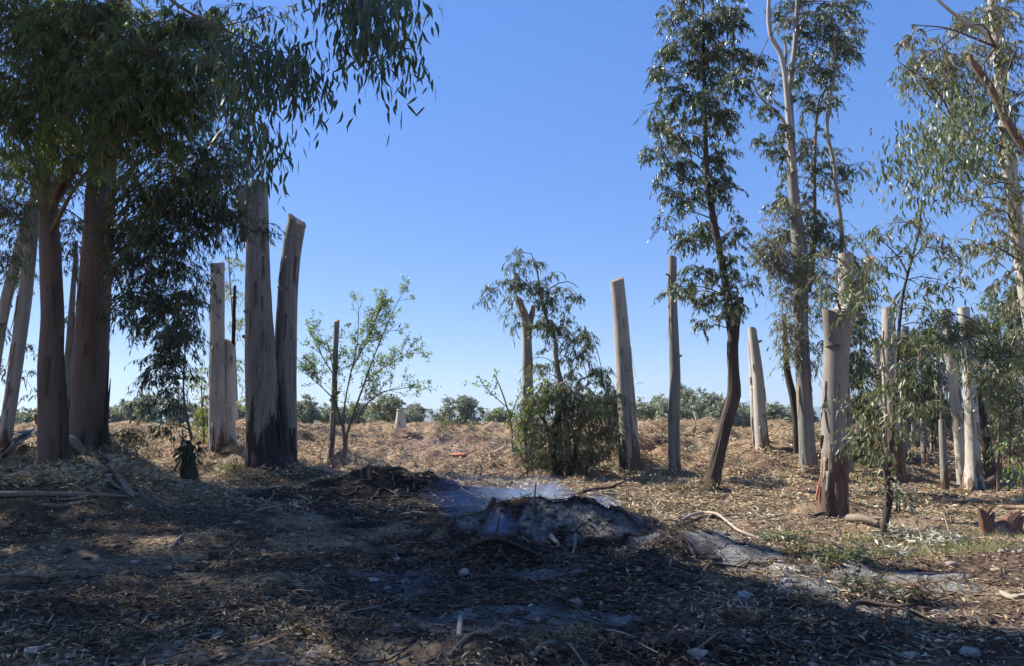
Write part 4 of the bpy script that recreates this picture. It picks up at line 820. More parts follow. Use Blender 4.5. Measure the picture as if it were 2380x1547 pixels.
# big red-based trunk
g, D = foot(1935, 1198); T = thing('topped_eucalyptus', 'thick foreground trunk with peeling red-brown base and three sawn limbs at the top', 'tree trunk', g)
p0 = trunk(T, [(1934, 1200, 78), (1937, 1150, 68), (1941, 1060, 64), (1941, 960, 63), (1942, 860, 62), (1946, 780, 62), (1958, 730, 60)], D, 'red_bark', rb=1.15, sides=36, amp=.035, flare=.08, seed=81)
trunk(T, [(1940, 800, 44), (1932, 760, 36), (1929, 722, 36)], D - .1, 'red_bark', rb=-9, name='stub', cut='cut_tan', sides=20, sink=0, seed=82, amp=.1, tilt=(-.4, .3))
q1 = trunk(T, [(1958, 740, 52), (1968, 700, 44), (1966, 650, 38), (1966, 592, 38)], D + .1, 'pale_bark', name='limb', cut='cut_tan', sides=22, sink=0, seed=83)
q2 = trunk(T, [(1965, 740, 46), (1985, 690, 34), (2003, 650, 28), (2022, 600, 26)], D, 'pale_bark', name='limb', cut='cut_orange', sides=20, sink=0, seed=84, tilt=(.5, .5))
crown(T, [(1955, 620, 30, 30, D - .3, .6), (1925, 660, 30, 30, D - .3, .7), (1985, 660, 30, 30, D - .4, .6), (1950, 700, 40, 30, D - .45, .6), (2020, 660, 30, 30, D - .3, .6), (1980, 730, 26, 26, D - .5, .5), (1970, 560, 30, 24, D - .2, .5), (1930, 600, 20, 20, D - .2, .5)], [p0, q1, q2], 'leaf_pale', dens=900, L=.12, Wd=.018)
crown(T, [(1945, 935, 16, 12, D - .45, .8)], [p0], 'leaf_pale', dens=700, L=.07)
for k in range(9):     # peeling bark flakes, each a part
    px = (1912, 1920, 1960, 1950, 1972, 1908, 1965, 1945, 1975)[k]; py = (1010, 1170, 1070, 890, 900, 1130, 1160, 1120, 1000)[k]
    dd = D - .5 * math.sqrt(max(0, 1 - ((px - 1940) / 36) ** 2)) * .46
    a = W(px, py, dd - .02); b2 = W(px + rng.normal() * 3, py + 26 + rng.random() * 20, dd - .05 - .03 * rng.random())
    m2 = MB(); w_ = .012 + .016 * rng.random(); u = np.array([1, .2, 0]); mid = (a + b2) / 2 + np.array([0, .015, 0])
    V = np.array([a - u * w_, a + u * w_, mid - u * w_ * 1.2, mid + u * w_ * 1.2, b2 - u * w_ * .3, b2 + u * w_ * .3]); V = np.vstack([V, V + [0, .006, 0]])
    m2.add(V, [np.array([[0, 1, 3, 2], [2, 3, 5, 4], [7, 6, 8, 9], [9, 8, 10, 11], [0, 2, 8, 6], [2, 4, 10, 8], [3, 1, 7, 9], [5, 3, 9, 11], [4, 5, 11, 10]])]); m2.build('bark_flake', M['strip' if k % 2 else 'strip_dark'], T)
m2 = MB(); tube(m2, [W(1897, 1160, D - .25), W(1902, 1130, D - .3), W(1906, 1108, D - .25)], [.022, .018, .005], 8, .3, step=.05); m2.build('split_wood', M['cut_orange'], T)

# foreground sapling with white blossom
g, D = foot(2048, 1252); T = thing('eucalyptus_sapling', 'slim foreground sapling with flaking orange bark and a cluster of white buds at knee height', 'young tree', g)
p0 = trunk(T, [(2046, 1255, 15), (2060, 1200, 15), (2068, 1150, 16), (2062, 1120, 14), (2070, 1060, 11), (2078, 960, 10), (2084, 860, 9), (2090, 760, 8), (2100, 680, 7), (2120, 600, 6), (2135, 540, 5), (2142, 470, 4)], D, 'furrow_bark', sides=16, fur=.12, step=.08)
p1 = trunk(T, [(2060, 1130, 8), (2052, 1060, 5), (2040, 990, 4), (2028, 940, 3)], D, 'twig', sides=8, sink=0, name='limb')
p2 = trunk(T, [(2066, 1120, 6), (2060, 1020, 5), (2058, 900, 4), (2050, 840, 3)], D, 'twig', sides=8, sink=0, name='limb')
p3 = trunk(T, [(2088, 1190, 9), (2086, 1150, 8), (2080, 1120, 8), (2072, 1110, 8)], D - .05, 'furrow_bark', fur=.12, sides=10, sink=0, name='limb')
p4 = trunk(T, [(2110, 640, 4), (2090, 600, 3.5), (2050, 560, 2.5), (2030, 545, 1.5)], D, 'twig', sides=8, sink=0, name='limb')
p5 = trunk(T, [(2116, 610, 4), (2150, 575, 3), (2200, 590, 2), (2235, 620, 1.5)], D, 'twig', sides=8, sink=0, name='limb')
bl = [(2070, 520, 40, 20), (2040, 560, 26, 26), (2130, 500, 34, 24), (2170, 550, 34, 26), (2210, 600, 26, 26), (2060, 600, 34, 26), (2140, 590, 40, 30), (2180, 650, 34, 26), (2050, 640, 30, 26), (2130, 660, 36, 30), (2230, 640, 16, 14),
      (2060, 700, 40, 22), (2150, 720, 34, 26), (2180, 760, 30, 30), (2110, 780, 36, 40), (2060, 800, 26, 36), (2140, 830, 36, 40), (2060, 880, 26, 30), (2120, 900, 36, 40), (2180, 830, 24, 36), (2155, 960, 30, 40), (2090, 960, 24, 26)]
crown(T, [(x, y, rx, ry, D + .2 + rng.normal() * .35, .55) for x, y, rx, ry in bl], [p0, p4, p5], 'leaf_euc', dens=900, L=.12, Wd=.02, lr=.012)
bl = [(2020, 960, 24, 26), (2040, 1010, 26, 30), (2020, 1050, 30, 30), (2000, 1000, 14, 20), (2045, 1075, 22, 26), (2050, 920, 20, 24), (2030, 1110, 16, 16), (2080, 880, 20, 20), (2100, 1000, 18, 24)]
crown(T, [(x, y, rx, ry, D + rng.normal() * .15, .5) for x, y, rx, ry in bl], [p0, p1, p2], 'leaf_pale', dens=900, L=.09, Wd=.022, lr=.01)
crown(T, [(2095, 1145, 18, 16, D - .1, .9)], [p0], 'leaf_pale', dens=900, L=.07, Wd=.02, lr=.01, tl=.15)
for k in range(22):
    c = W(2092 + rng.normal() * 12, 1128 + rng.normal() * 8 + (k % 3) * 3, D - .22 + rng.normal() * .05); m2 = MB()
    leaves(m2, np.repeat(c[None], 14, 0), rdir(14), .022, .014, two=True); m2.build('blossom', M['flower'], T, smooth=False)

# pale cut trunks in the right-hand grove, one row each
def topped(px, py, label, path, m='white_bark', rb=.3, cut='cut_tan', D=None, extra=None, seed=0, **k):
    g, Dd = foot(px, py); Dd = D or Dd; g = W(px, py, Dd)
    T = thing('topped_eucalyptus', label, 'tree trunk', g)
    trunk(T, path, Dd, m, rb=rb, cut=cut, seed=seed or int(px), **k)
    if extra: trunk(T, extra, Dd + .15, m, rb=rb, cut=cut, seed=int(px) + 5)
    return T
topped(2258, 1110, 'brightest white topped trunk with a tan base in the right grove', [(2262, 1112, 46), (2262, 1080, 37), (2258, 960, 34), (2250, 840, 29), (2240, 716, 28)], 'white_bark', rb=.15, flare=.25, D=17.6, sides=26)
topped(2233, 1098, 'white topped trunk leaning against the brightest one on its left', [(2236, 1100, 27), (2228, 1000, 27), (2216, 880, 27), (2204, 780, 25), (2196, 722, 25)], 'white_bark', rb=-1, flare=.1, D=18.2, sides=24)
topped(2090, 1118, 'dark-based topped trunk directly behind the foreground sapling', [(2086, 1120, 44), (2082, 1060, 38), (2072, 960, 36), (2066, 840, 36), (2064, 716, 30)], 'pale_bark', rb=1.6, flare=.2, D=18.0, tilt=(0, .3))
topped(2112, 1085, 'narrow pale topped trunk between the dark-based trunk and the grove thicket', [(2108, 1088, 22), (2104, 980, 24), (2104, 860, 20), (2105, 760, 16)], 'pale_bark', rb=.5, D=21.0)
topped(2122, 1078, 'curving topped trunk with a shadowed foot in the middle of the right grove', [(2130, 1082, 30), (2124, 1000, 28), (2116, 900, 24), (2112, 800, 18)], 'white_bark', rb=.7, D=22.5)
topped(2030, 1050, 'short broken topped trunk leaning left at the back of the right grove', [(2060, 1060, 26), (2052, 940, 24), (2040, 840, 22), (2032, 785, 20)], 'pale_bark', rb=.2, D=23.5)
topped(2148, 1040, 'orange-topped short trunk at the back of the right grove', [(2155, 1050, 18), (2152, 900, 17), (2144, 780, 16)], 'red_bark', rb=.2, D=26, cut='cut_orange')
topped(2180, 1050, 'thin white topped trunk behind the leaning white one', [(2186, 1060, 16), (2182, 900, 15), (2180, 775, 14)], 'white_bark', rb=.2, D=26)
topped(2195, 1112, 'grey rough stump with a bent whip growing from its top', [(2196, 1112, 20), (2192, 1050, 17), (2189, 975, 15)], 'grey_bark', rb=.1, D=17.2, extra=[(2188, 990, 5), (2186, 940, 5), (2190, 880, 4), (2194, 840, 3), (2200, 800, 2)], fur=.08)
topped(2292, 1105, 'dark leaning trunk right behind the brightest white one', [(2306, 1110, 30), (2296, 1050, 27), (2282, 960, 22), (2268, 900, 16)], 'furrow_bark', rb=.1, D=18.8, fur=.06)
topped(2170, 1075, 'dark trunk in the shade left of the leaning white one', [(2170, 1080, 16), (2166, 960, 16), (2164, 840, 14)], 'dark_wood', D=22)

topped(2145, 1075, 'slim grey topped trunk standing in the green thicket', [(2150, 1078, 18), (2146, 960, 17), (2142, 830, 15)], 'grey_bark', D=20.2)
topped(2068, 1040, 'pale slanting topped trunk behind the dark-based one', [(2075, 1050, 20), (2066, 930, 19), (2056, 800, 16)], 'white_bark', D=24.5)
topped(2215, 1060, 'distant pale topped trunk between the two white ones and the thicket', [(2214, 1062, 13), (2212, 960, 13), (2211, 850, 12)], 'pale_bark', D=25)
# thicket between and behind
def bush(label, cat, blobs, D, m, stems, dens=700, L=.13, Wd=.022, name='shrub', dark=None, **k):
    x0, y0 = stems[0][0][:2]; p = W(x0, y0, D); g = np.array([p[0], D, float(z_full(p[0], D))])
    T = thing(name, label, cat, g); P = []
    for s in stems: P.append(trunk(T, s, D, 'twig', sides=8))
    crown(T, [(b_[0], b_[1], b_[2], b_[3], D + rng.normal() * .4, b_[4] if len(b_) > 4 else 1) for b_ in blobs], P, m, dens=dens * 1.7, L=L, Wd=Wd, per=30, **k)
    return T
bush('dark dense leafy young tree behind the red-based trunk', 'young tree', [(2000, 760, 34, 60), (2010, 860, 34, 60), (2000, 950, 36, 60), (2020, 1030, 34, 50), (2000, 690, 30, 40), (1985, 830, 26, 60), (2040, 960, 20, 60)], 21.5, 'leaf_dark', [[(2000, 1100, 12), (2000, 900, 8), (2000, 740, 4)]], dens=620, L=.16, Wd=.028, name='eucalyptus_sapling')
bush('dense green hanging thicket filling the gap left of the white trunks', 'shrub', [(2140, 800, 40, 40), (2150, 860, 46, 46), (2130, 930, 40, 40), (2160, 940, 40, 50), (2090, 880, 30, 50), (2100, 800, 30, 40), (2170, 880, 30, 50)], 20.5, 'leaf_euc', [[(2150, 1090, 10), (2150, 950, 8), (2140, 820, 4)]], dens=520, L=.15, Wd=.026)
bush('low green bush on the bank behind the grove trunks', 'shrub', [(2150, 1040, 40, 40), (2180, 1060, 30, 30), (2130, 990, 30, 40), (2200, 1000, 24, 50)], 23.5, 'leaf_pale', [[(2150, 1080, 8), (2150, 1030, 6), (2145, 990, 3)]], dens=480, L=.14, Wd=.03)
bush('dark leafy screen behind the two white trunks', 'young tree', [(2270, 800, 30, 60), (2280, 880, 30, 60), (2220, 850, 26, 80), (2210, 960, 26, 60), (2290, 970, 30, 50), (2180, 780, 30, 40)], 23.0, 'leaf_dark', [[(2280, 1080, 10), (2280, 920, 8), (2280, 800, 4)]], dens=520, L=.16, Wd=.03, name='eucalyptus_sapling')
bush('dusty sunlit shrub at the right edge with pale round leaves', 'shrub', [(2350, 820, 36, 40, .8), (2375, 790, 30, 40), (2310, 860, 26, 40, .7), (2330, 900, 36, 40, .7), (2370, 940, 36, 50), (2340, 1000, 36, 40, .7), (2365, 1060, 30, 40, .8), (2320, 960, 24, 40, .5), (2375, 870, 30, 40)], 14.5, 'leaf_pale', [[(2345, 1110, 8), (2348, 1000, 6), (2355, 860, 4)], [(2325, 1105, 6), (2330, 1010, 5), (2335, 900, 3)]], dens=560, L=.10, Wd=.03)
bush('bright green low sprouts at the right edge below the dusty shrub', 'shrub', [(2372, 1080, 16, 20), (2378, 1050, 16, 16), (2365, 1020, 16, 16, .6)], 13.6, 'leaf_fresh', [[(2376, 1120, 4), (2375, 1090, 3), (2374, 1060, 2)]], dens=450, L=.09, Wd=.035)
bush('hanging green foliage over the white trunks of the right grove', 'young tree', [(2180, 740, 30, 26, .8), (2230, 780, 26, 26, .7), (2200, 800, 30, 26, .6), (2260, 760, 22, 34, .7), (2290, 830, 30, 40, .6), (2150, 770, 24, 24, .6), (2290, 750, 24, 24, .5), (2250, 850, 24, 24, .4), (2300, 900, 24, 40, .5)], 15.5, 'leaf_euc', [[(2320, 1112, 9), (2322, 960, 7), (2310, 820, 5), (2270, 740, 3)]], dens=700, L=.13, Wd=.02, name='eucalyptus_sapling')

bush('broad dusty shrub mass filling the back of the right grove', 'shrub', [(2340, 960, 40, 50), (2300, 1030, 40, 40), (2370, 1040, 40, 40), (2080, 980, 40, 50), (2230, 1030, 40, 40), (2130, 1040, 40, 40), (2360, 880, 40, 40), (2030, 1000, 34, 40)], 25.5, 'leaf_olive', [[(2300, 1060, 10), (2300, 1020, 8), (2300, 960, 4)]], dens=330, L=.18, Wd=.04)
# pine far right
D = 30.0; p = W(2350, 985, D); g = np.array([p[0], D, float(z_full(p[0], D))]); T = thing('pine_tree', 'dark green rounded pine behind the right edge shrubs', 'tree', g)
p0 = trunk(T, [(2352, 990, 22), (2350, 860, 18), (2348, 740, 12), (2346, 680, 5)], D, 'furrow_bark', fur=.08)
crown(T, [(x, y, rx, ry, D + rng.normal() * .5) for x, y, rx, ry in [(2350, 690, 40, 26), (2320, 720, 34, 30), (2375, 730, 40, 40), (2300, 770, 26, 34), (2340, 790, 40, 40), (2310, 830, 34, 30), (2370, 830, 40, 40), (2400, 770, 40, 50), (2340, 870, 40, 30), (2345, 740, 50, 50), (2330, 820, 50, 50), (2290, 800, 30, 40), (2380, 680, 30, 30)]], [p0], 'leaf_pine', dens=900, L=.2, Wd=.04, droop=-.1, two=True)

# large tree at the right edge
D = 12.0; p = W(2440, 1160, D); g = np.array([p[0], D, float(z_full(p[0], D))]); T = thing('eucalyptus_tree', 'large pale-trunked tree at the right edge with silvery drooping foliage', 'tree', g)
p0 = trunk(T, [(2470, 1150, 60), (2440, 950, 50), (2400, 760, 44), (2378, 640, 38), (2362, 520, 36), (2350, 420, 36), (2340, 330, 32), (2328, 220, 30), (2318, 100, 28), (2305, 0, 24), (2290, -120, 18)], D, 'white_bark', sides=26, rb=.3, seed=91)
p1 = trunk(T, [(2440, 420, 26), (2385, 350, 22), (2340, 280, 22), (2300, 200, 20), (2262, 150, 17), (2255, 130, 14)], 9.4, 'root_wood', name='limb', sides=16, sink=0, cut='cut_orange')
p2 = trunk(T, [(2352, 430, 15), (2320, 360, 13), (2280, 330, 9), (2220, 290, 6)], D - .5, 'white_bark', name='limb', sides=12, sink=0)
p3 = trunk(T, [(2315, 110, 12), (2280, 70, 11), (2240, 50, 10), (2190, 10, 8), (2150, -30, 5)], D - .4, 'white_bark', name='limb', sides=12, sink=0)
p4 = trunk(T, [(2360, 120, 8), (2330, 210, 8), (2335, 290, 3)], 9.6, 'dark_wood', name='limb', sides=8, sink=0)
bl = [(2320, 30, 70, 50), (2240, 60, 40, 40), (2360, 120, 40, 50), (2280, 130, 50, 40), (2220, 150, 50, 40), (2150, 150, 50, 26), (2110, 160, 40, 26), (2140, 200, 50, 30), (2200, 210, 50, 36), (2290, 220, 50, 40), (2240, 270, 40, 30), (2360, 230, 40, 50), (2180, 110, 30, 40),
      (2320, 310, 40, 36), (2370, 340, 30, 40), (2260, 350, 40, 30), (2340, 420, 30, 40), (2300, 430, 30, 30), (2370, 470, 26, 40), (2290, 500, 34, 26), (2330, 540, 30, 30), (2300, 590, 40, 24), (2340, 640, 34, 30), (2270, 580, 20, 16), (2360, 580, 24, 40), (2240, 470, 30, 30), (2350, 700, 30, 26), (2180, 340, 40, 30), (2220, 400, 40, 40)]
crown(T, [(x, y, rx, ry, D - .5 + rng.normal() * .6, .6) for x, y, rx, ry in bl], [p0, p2, p3], 'leaf_pale', dens=1450, L=.12, Wd=.021)
crown(T, [(2140, 60, 30, 50, 10.5, .5), (2160, 130, 20, 50, 10.5, .6), (2230, 310, 26, 30, 10.5, .4)], [p3], 'leaf_dry', dens=800, L=.14, Wd=.03, name='dry_foliage')
wisp = [[(2300, 200), (2240, 230), (2180, 270), (2130, 300), (2085, 340), (2060, 390)], [(2290, 230), (2220, 280), (2160, 310), (2110, 330)], [(2260, 250), (2200, 310), (2170, 360), (2150, 400), (2130, 440)], [(2290, 300), (2240, 330), (2200, 380), (2180, 430), (2170, 470)],
        [(2330, 330), (2270, 370), (2230, 420), (2200, 460), (2110, 480)], [(2200, 280), (2150, 320), (2100, 360), (2070, 400), (2050, 405)], [(2340, 370), (2290, 375), (2220, 380)], [(2150, 330), (2140, 380), (2120, 420), (2110, 450)]]
leaf_parts(T, wisp, 'leaf_euc', 290, .115, 8.2, twigmat='twig_pale', extra=1500, spread=.12, Wd=1.2)

# thin branch entering over the brown right limb
# ================================================================== olives and scrub beyond the bank
ol = [(62, 24, 60, 46, 'far-left rounded grey-green scrub tree beyond the bank'), (300, 60, 34, 60, 'yellowish round-topped tree beyond the bank between the left trunk and the shaded sapling'), (345, 66, 44, 55, 'bluish olive tree right of the round-topped one at left'), (415, 55, 40, 58, 'taller pale olive behind the shaded sapling'), (250, 36, 30, 44, 'small olive right beside the widest left trunk'),
      (560, 42, 26, 44, 'small olive seen between the pale twin trunk and the massive one'), (708, 58, 46, 50, 'olive tree just right of the massive twin trunk'), (770, 40, 34, 56, 'low olive behind the brown post'), (830, 44, 34, 60, 'hazy olive behind the budding bushy tree'),
      (905, 60, 52, 48, 'rounded olive standing behind the concrete pipe'), (965, 44, 22, 52, 'small olive shoulder right of the concrete pipe'), (1075, 60, 52, 50, 'lone double-domed olive in the middle of the clearing horizon'), (1160, 36, 26, 56, 'low olive behind the slender sapling'),
      (1380, 70, 40, 50, 'olive behind the big rounded bush'), (1425, 76, 30, 48, 'olive top showing left of the thick leaning trunk'), (1520, 60, 44, 46, 'olive between the thick leaning trunk and the slender grey one'), (1595, 85, 56, 42, 'broad tall olive right of the slender grey trunk'), (1665, 66, 46, 44, 'olive behind the dark furrowed trunk'),
      (1738, 40, 30, 50, 'low olive left of the white twin trunk'), (1812, 56, 40, 44, 'olive right of the white twin trunk'), (1855, 46, 26, 46, 'olive glimpsed behind the shaggy brown trunk'), (2010, 60, 60, 48, 'grey-green tree far behind the red-based trunk'), (2160, 70, 60, 46, 'grey-green tree far behind the right grove'), (2330, 80, 70, 40, 'pale scrub tree far behind the right edge'),
      (640, 40, 30, 56, 'small olive hidden mostly by the massive twin trunk'), (480, 36, 30, 60, 'low scrub tree behind the yellow-green shrub'), (150, 40, 40, 50, 'olive glimpsed between the two brown left trunks')]
for px, h, r, D, lab in ol:
    p = W(px, 990, D); g = np.array([p[0], D, float(z_full(p[0], D))]); T = thing('olive_tree', lab, 'tree', g)
    Hm = h / FPX * D; Rm = r / FPX * D; ps = []
    for k in range(3):
        m2 = MB(); a = rng.random() * 6.28; q, _ = tube(m2, [g - [0, 0, .2], g + [.1 * math.cos(a), .1 * math.sin(a), Hm * .25], g + [Rm * .4 * math.cos(a), Rm * .4 * math.sin(a), Hm * .6]], [.12, .09, .04], 8, .1, step=.3); m2.build('trunk' if k == 0 else 'limb', M['furrow_bark'], T); ps.append(q)
    lf = MB()
    Rm *= 1.15; lop = rng.random() * 6.28
    for k in range(26):
        a = rng.random() * 6.28; rr = math.sqrt(rng.random()) * (.8 + .35 * math.cos(a - lop)); hz = .02 + .9 * rng.random() * (1 - .4 * rr * rr)
        c = g + np.array([Rm * rr * math.cos(a), Rm * rr * math.sin(a), Hm * (hz + .05) + .25]); s_ = Rm * (.24 + .14 * rng.random())
        sprays(lf, None, c, np.array([s_, s_, s_ * .8]), 420, L=.2, Wd=.06, two=True, tl=.25, droop=.1, up=.4)
    lf.build('foliage', M['leaf_olive'], T, smooth=False, kind='stuff')

# ================================================================== clouds
def cloud(px, py, w, h, label):
    D = 7000.; mb = MB()
    for k in range(14):
        c = W(px + rng.normal() * w * .35, py + rng.normal() * h * .25, D + rng.normal() * 30); r = (h * (.3 + .4 * rng.random())) / FPX * D
        n1, n2 = 9, 14; th = np.linspace(.01, 3.13, n1)[:, None]; ph = np.arange(n2)[None] * 6.283 / n2
        d = np.stack([np.sin(th) * np.cos(ph), np.sin(th) * np.sin(ph), np.cos(th) + 0 * ph], -1); rr = r * (1 + .25 * noise3(d[..., 0] * 2 + k, d[..., 1] * 2, d[..., 2] * 2, 9))
        V = c + d * rr[..., None] * np.array([1.6, 1, .7]); i = np.arange(n1 - 1)[:, None] * n2; j = np.arange(n2)[None]; j2 = (j + 1) % n2
        mb.add(V, [np.stack([i + j, i + n2 + j, i + n2 + j2, i + j2], -1).reshape(-1, 4)])
    tag(mb.build('cloud', M['cloud']), label, 'cloud')
cloud(1483, 887, 10, 5, 'tiny white cloud puff low in the sky right of the thick leaning trunk')
cloud(1722, 945, 34, 22, 'low white cloud between the dark furrowed trunk and the white twin trunk')

# ================================================================== things lying on the ground
def lying(name, label, cat, pts, r0, r1, m, group=None, flat=False, sides=9, fork=None):
    P = [];
    for q in pts:
        g = G(q[0], q[1] + (q[3] if len(q) > 3 else 0)); P.append(g + np.array([0, 0, r0 * .6 + (q[2] if len(q) > 2 else 0)]))
    T = thing(name, label, cat, G(pts[0][0], pts[0][1]), group)
    R = np.linspace(r0, r1, len(P)); mb = MB(); seed = int(pts[0][0] * 3 + pts[0][1])
    if flat:      # curled strip of bark: wide, thin, hollow
        Q, Rq = smooth_path(P, R, .08); t = unit(np.gradient(Q, axis=0)); s = unit(np.cross(t, [0, 0, 1.])); up = np.cross(s, t)
        n = 7; a = np.linspace(-1.25, 1.25, n); V = []
        for off in (0., -.008):
            for i_ in range(len(Q)):
                w_ = Rq[i_] * (1 + .25 * float(noise2(i_ * .4, seed, 3))) * min(1, .25 + 2.5 * min(i_, len(Q) - 1 - i_) / len(Q) * 2)
                for b_ in a: V.append(Q[i_] + s[i_] * math.sin(b_) * w_ + up[i_] * ((math.cos(b_) - .3) * w_ * .55 + off))
        V = np.array(V); K = len(Q); i_ = np.arange(K - 1)[:, None] * n; j = np.arange(n - 1)[None]; f = np.stack([i_ + j, i_ + j + 1, i_ + n + j + 1, i_ + n + j], -1).reshape(-1, 4)
        e = np.arange(K - 1)[:, None] * n; e2 = K * n
        ed = np.concatenate([np.stack([e, e + n, e + n + e2, e + e2], -1).reshape(-1, 4), np.stack([e + n - 1, e + e2 + n - 1, e + e2 + 2 * n - 1, e + 2 * n - 1], -1).reshape(-1, 4)])
        mb.add(V, [f, f[:, ::-1] + e2, ed], h=5., rb=-9.); mb.build('bark', M[m], T)
    else:
        Q, _ = tube(mb, P, R, sides, .12, .05, .06, seed, caps=True); mb.build('stem', M[m], T)
        for k in range(fork or 0):
            i_ = int(rng.integers(len(Q) // 4, len(Q) - 1)); d = unit((Q[min(i_ + 2, len(Q) - 1)] - Q[i_ - 1])[None])[0]; d = d + rng.normal(size=3) * [.7, .7, .25]; d = d / np.linalg.norm(d)
            l = .25 + .35 * rng.random(); m2 = MB(); a = Q[i_]; b_ = a + d * l; b_[2] = max(b_[2], float(z_full(b_[0], b_[1])) + .02); c_ = (a + b_) / 2 + rng.normal(size=3) * .04
            tube(m2, [a, c_, b_], [r0 * .55, r0 * .4, r0 * .15], 6, .1, step=.08, caps=True); m2.build('side_twig', M[m], T)
    return T
S = 'bark_strip'; gb = 'bark strips strewn down the left mound'
lying(S, 'long pale bark plank slanting down right from between the brown left trunks', 'bark strip', [(161, 1030, .1), (178, 1052, .1), (194, 1074, .08)], .10, .09, 'strip', gb, True)
lying(S, 'widest pale bark plank, in the middle of the slanting row on the left mound', 'bark strip', [(190, 1074, .1), (214, 1096, .08), (242, 1120, .06)], .12, .09, 'strip', gb, True)
lying(S, 'thin pale bark strip continuing below the widest plank', 'bark strip', [(246, 1122, .05), (266, 1134, .05), (292, 1150, .04)], .06, .04, 'strip', gb, True)
lying(S, 'pointed tan bark strip at the lower end of the left mound', 'bark strip', [(270, 1124, .08), (290, 1144, .06), (312, 1168, .03)], .08, .04, 'strip', gb, True)
lying(S, 'short upright-looking tan bark piece above the pointed strip', 'bark strip', [(272, 1086, .08), (280, 1102, .06), (287, 1118, .03)], .08, .05, 'strip', gb, True)
lying(S, 'broad tan bark piece right of the widest plank', 'bark strip', [(253, 1072, .06), (257, 1088, .05), (262, 1104, .03)], .08, .06, 'strip', gb, True)
lying(S, 'narrow bark strip parallel to and above the widest plank', 'bark strip', [(200, 1060, .08), (224, 1086, .06), (250, 1112, .03)], .05, .04, 'strip', gb, True)
lying(S, 'pale bark strip pointing up to the right beside the widest trunk foot', 'bark strip', [(162, 1028, .08), (178, 1018, .08), (194, 1010, .08)], .05, .03, 'strip', gb, True)
lying(S, 'small pale bark strip just above that, touching the widest trunk', 'bark strip', [(162, 1008, .1), (174, 1003, .1), (186, 998, .1)], .04, .03, 'strip', gb, True)
lying(S, 'big dark bark slab propped against the front left trunk', 'bark strip', [(-6, 1098, .1), (40, 1060, .18), (84, 1020, .3)], .12, .10, 'strip_dark', gb, True)
lying(S, 'second dark bark slab propped behind the first at the left edge', 'bark strip', [(0, 1078, .1), (40, 1045, .2), (78, 1022, .3)], .10, .08, 'strip_dark', gb, True)
lying(S, 'dark bark plank lying level right below the widest left trunk', 'bark strip', [(175, 1070, .06), (230, 1078, .06), (265, 1090, .05)], .08, .06, 'strip_dark', gb, True)
for k in range(16):
    px = 165 + 190 * rng.random(); py = 1040 + (px - 165) * .55 + rng.random() * 50; a = (rng.random() - .35) * 1.6; l = 14 + 22 * rng.random()
    lying(S, 'small bark piece in the jumble on the slope of the left mound', 'bark strip', [(px, py, .06 + .08 * rng.random()), (px + l * .5 * math.cos(a), py + l * .5 * math.sin(a), .06), (px + l * math.cos(a), py + l * math.sin(a), .03 + .05 * rng.random())], .018 + .022 * rng.random(), .015, 'strip' if k % 3 else 'strip_dark', gb, True)
lying(S, 'grey bark plank lying in the dark clearing right of the left mound', 'bark strip', [(594, 1213, .04), (620, 1204, .04), (648, 1197, .04)], .045, .035, 'strip', None, True)
lying(S, 'pale bark strip in the sun patch below the massive twin trunk', 'bark strip', [(690, 1155, .03), (705, 1165, .03), (722, 1176, .02)], .04, .03, 'strip', None, True)
lying(S, 'pale curled bark strip left of the smoking heap', 'bark strip', [(1205, 1156, .05), (1212, 1160, .05), (1222, 1163, .03)], .05, .03, 'strip', None, True)
B = 'fallen_branch'; cb = 'branch'
lying(B, 'sharp dead spike leaning beside the front left trunk', cb, [(84, 1008, .15), (72, 994, .3), (60, 980, .5)], .05, .008, 'dark_wood')
lying(B, 'long dark branch lying level across the left mound', cb, [(-20, 1156), (80, 1157), (187, 1155), (250, 1157), (302, 1159)], .05, .025, 'dead_wood', fork=2)
lying(B, 'grey branch lying below the long level one on the left mound', cb, [(96, 1184), (150, 1176), (204, 1167)], .04, .025, 'dead_wood')
lying(B, 'pale thin stick in the left foreground, left part of a broken pair', cb, [(-10, 1349), (60, 1350), (120, 1349), (182, 1343)], .018, .009, 'dead_wood', fork=2)
lying(B, 'pale thin stick right of it, end to end in the left foreground', cb, [(100, 1352), (160, 1347), (210, 1348), (262, 1351)], .016, .008, 'dead_wood', fork=1)
lying(B, 'straight stick at the left edge in the near foreground', cb, [(-10, 1380), (50, 1382), (112, 1382)], .018, .012, 'dead_wood')
lying(B, 'short steep twig at the left edge below the straight stick', cb, [(32, 1386), (40, 1410), (48, 1438)], .012, .006, 'dead_wood')
lying(B, 'thin rising twig above the pale sticks in the left foreground', cb, [(64, 1344), (110, 1330), (152, 1315)], .013, .006, 'dead_wood', fork=2)
lying(B, 'short stick slanting up right on the dark slope below the left mound', cb, [(399, 1287), (420, 1266), (443, 1245)], .025, .012, 'dead_wood')
lying(B, 'curved dark branch in the left centre foreground', cb, [(622, 1470), (654, 1452), (738, 1440), (813, 1420)], .014, .006, 'dead_wood', fork=3)
lying(B, 'black snag poking up out of the ash left of the clearing path', cb, [(1112, 1126), (1103, 1108, .18), (1093, 1094, .36)], .035, .01, 'dark_wood')
lying(B, 'dark crooked branch above the smoke on the bare path', cb, [(1180, 1128), (1206, 1120, .1), (1234, 1108, .22)], .035, .01, 'dark_wood', fork=2)
lying(B, 'dark branch lying on the path behind the ash heap', cb, [(1336, 1151), (1374, 1153, .05), (1430, 1144, .1)], .05, .025, 'dark_wood', fork=2)
lying(B, 'charred stick across the front of the ash heap', cb, [(1283, 1253, .05), (1316, 1256, .08), (1350, 1261, .05)], .022, .014, 'dark_wood', fork=1)
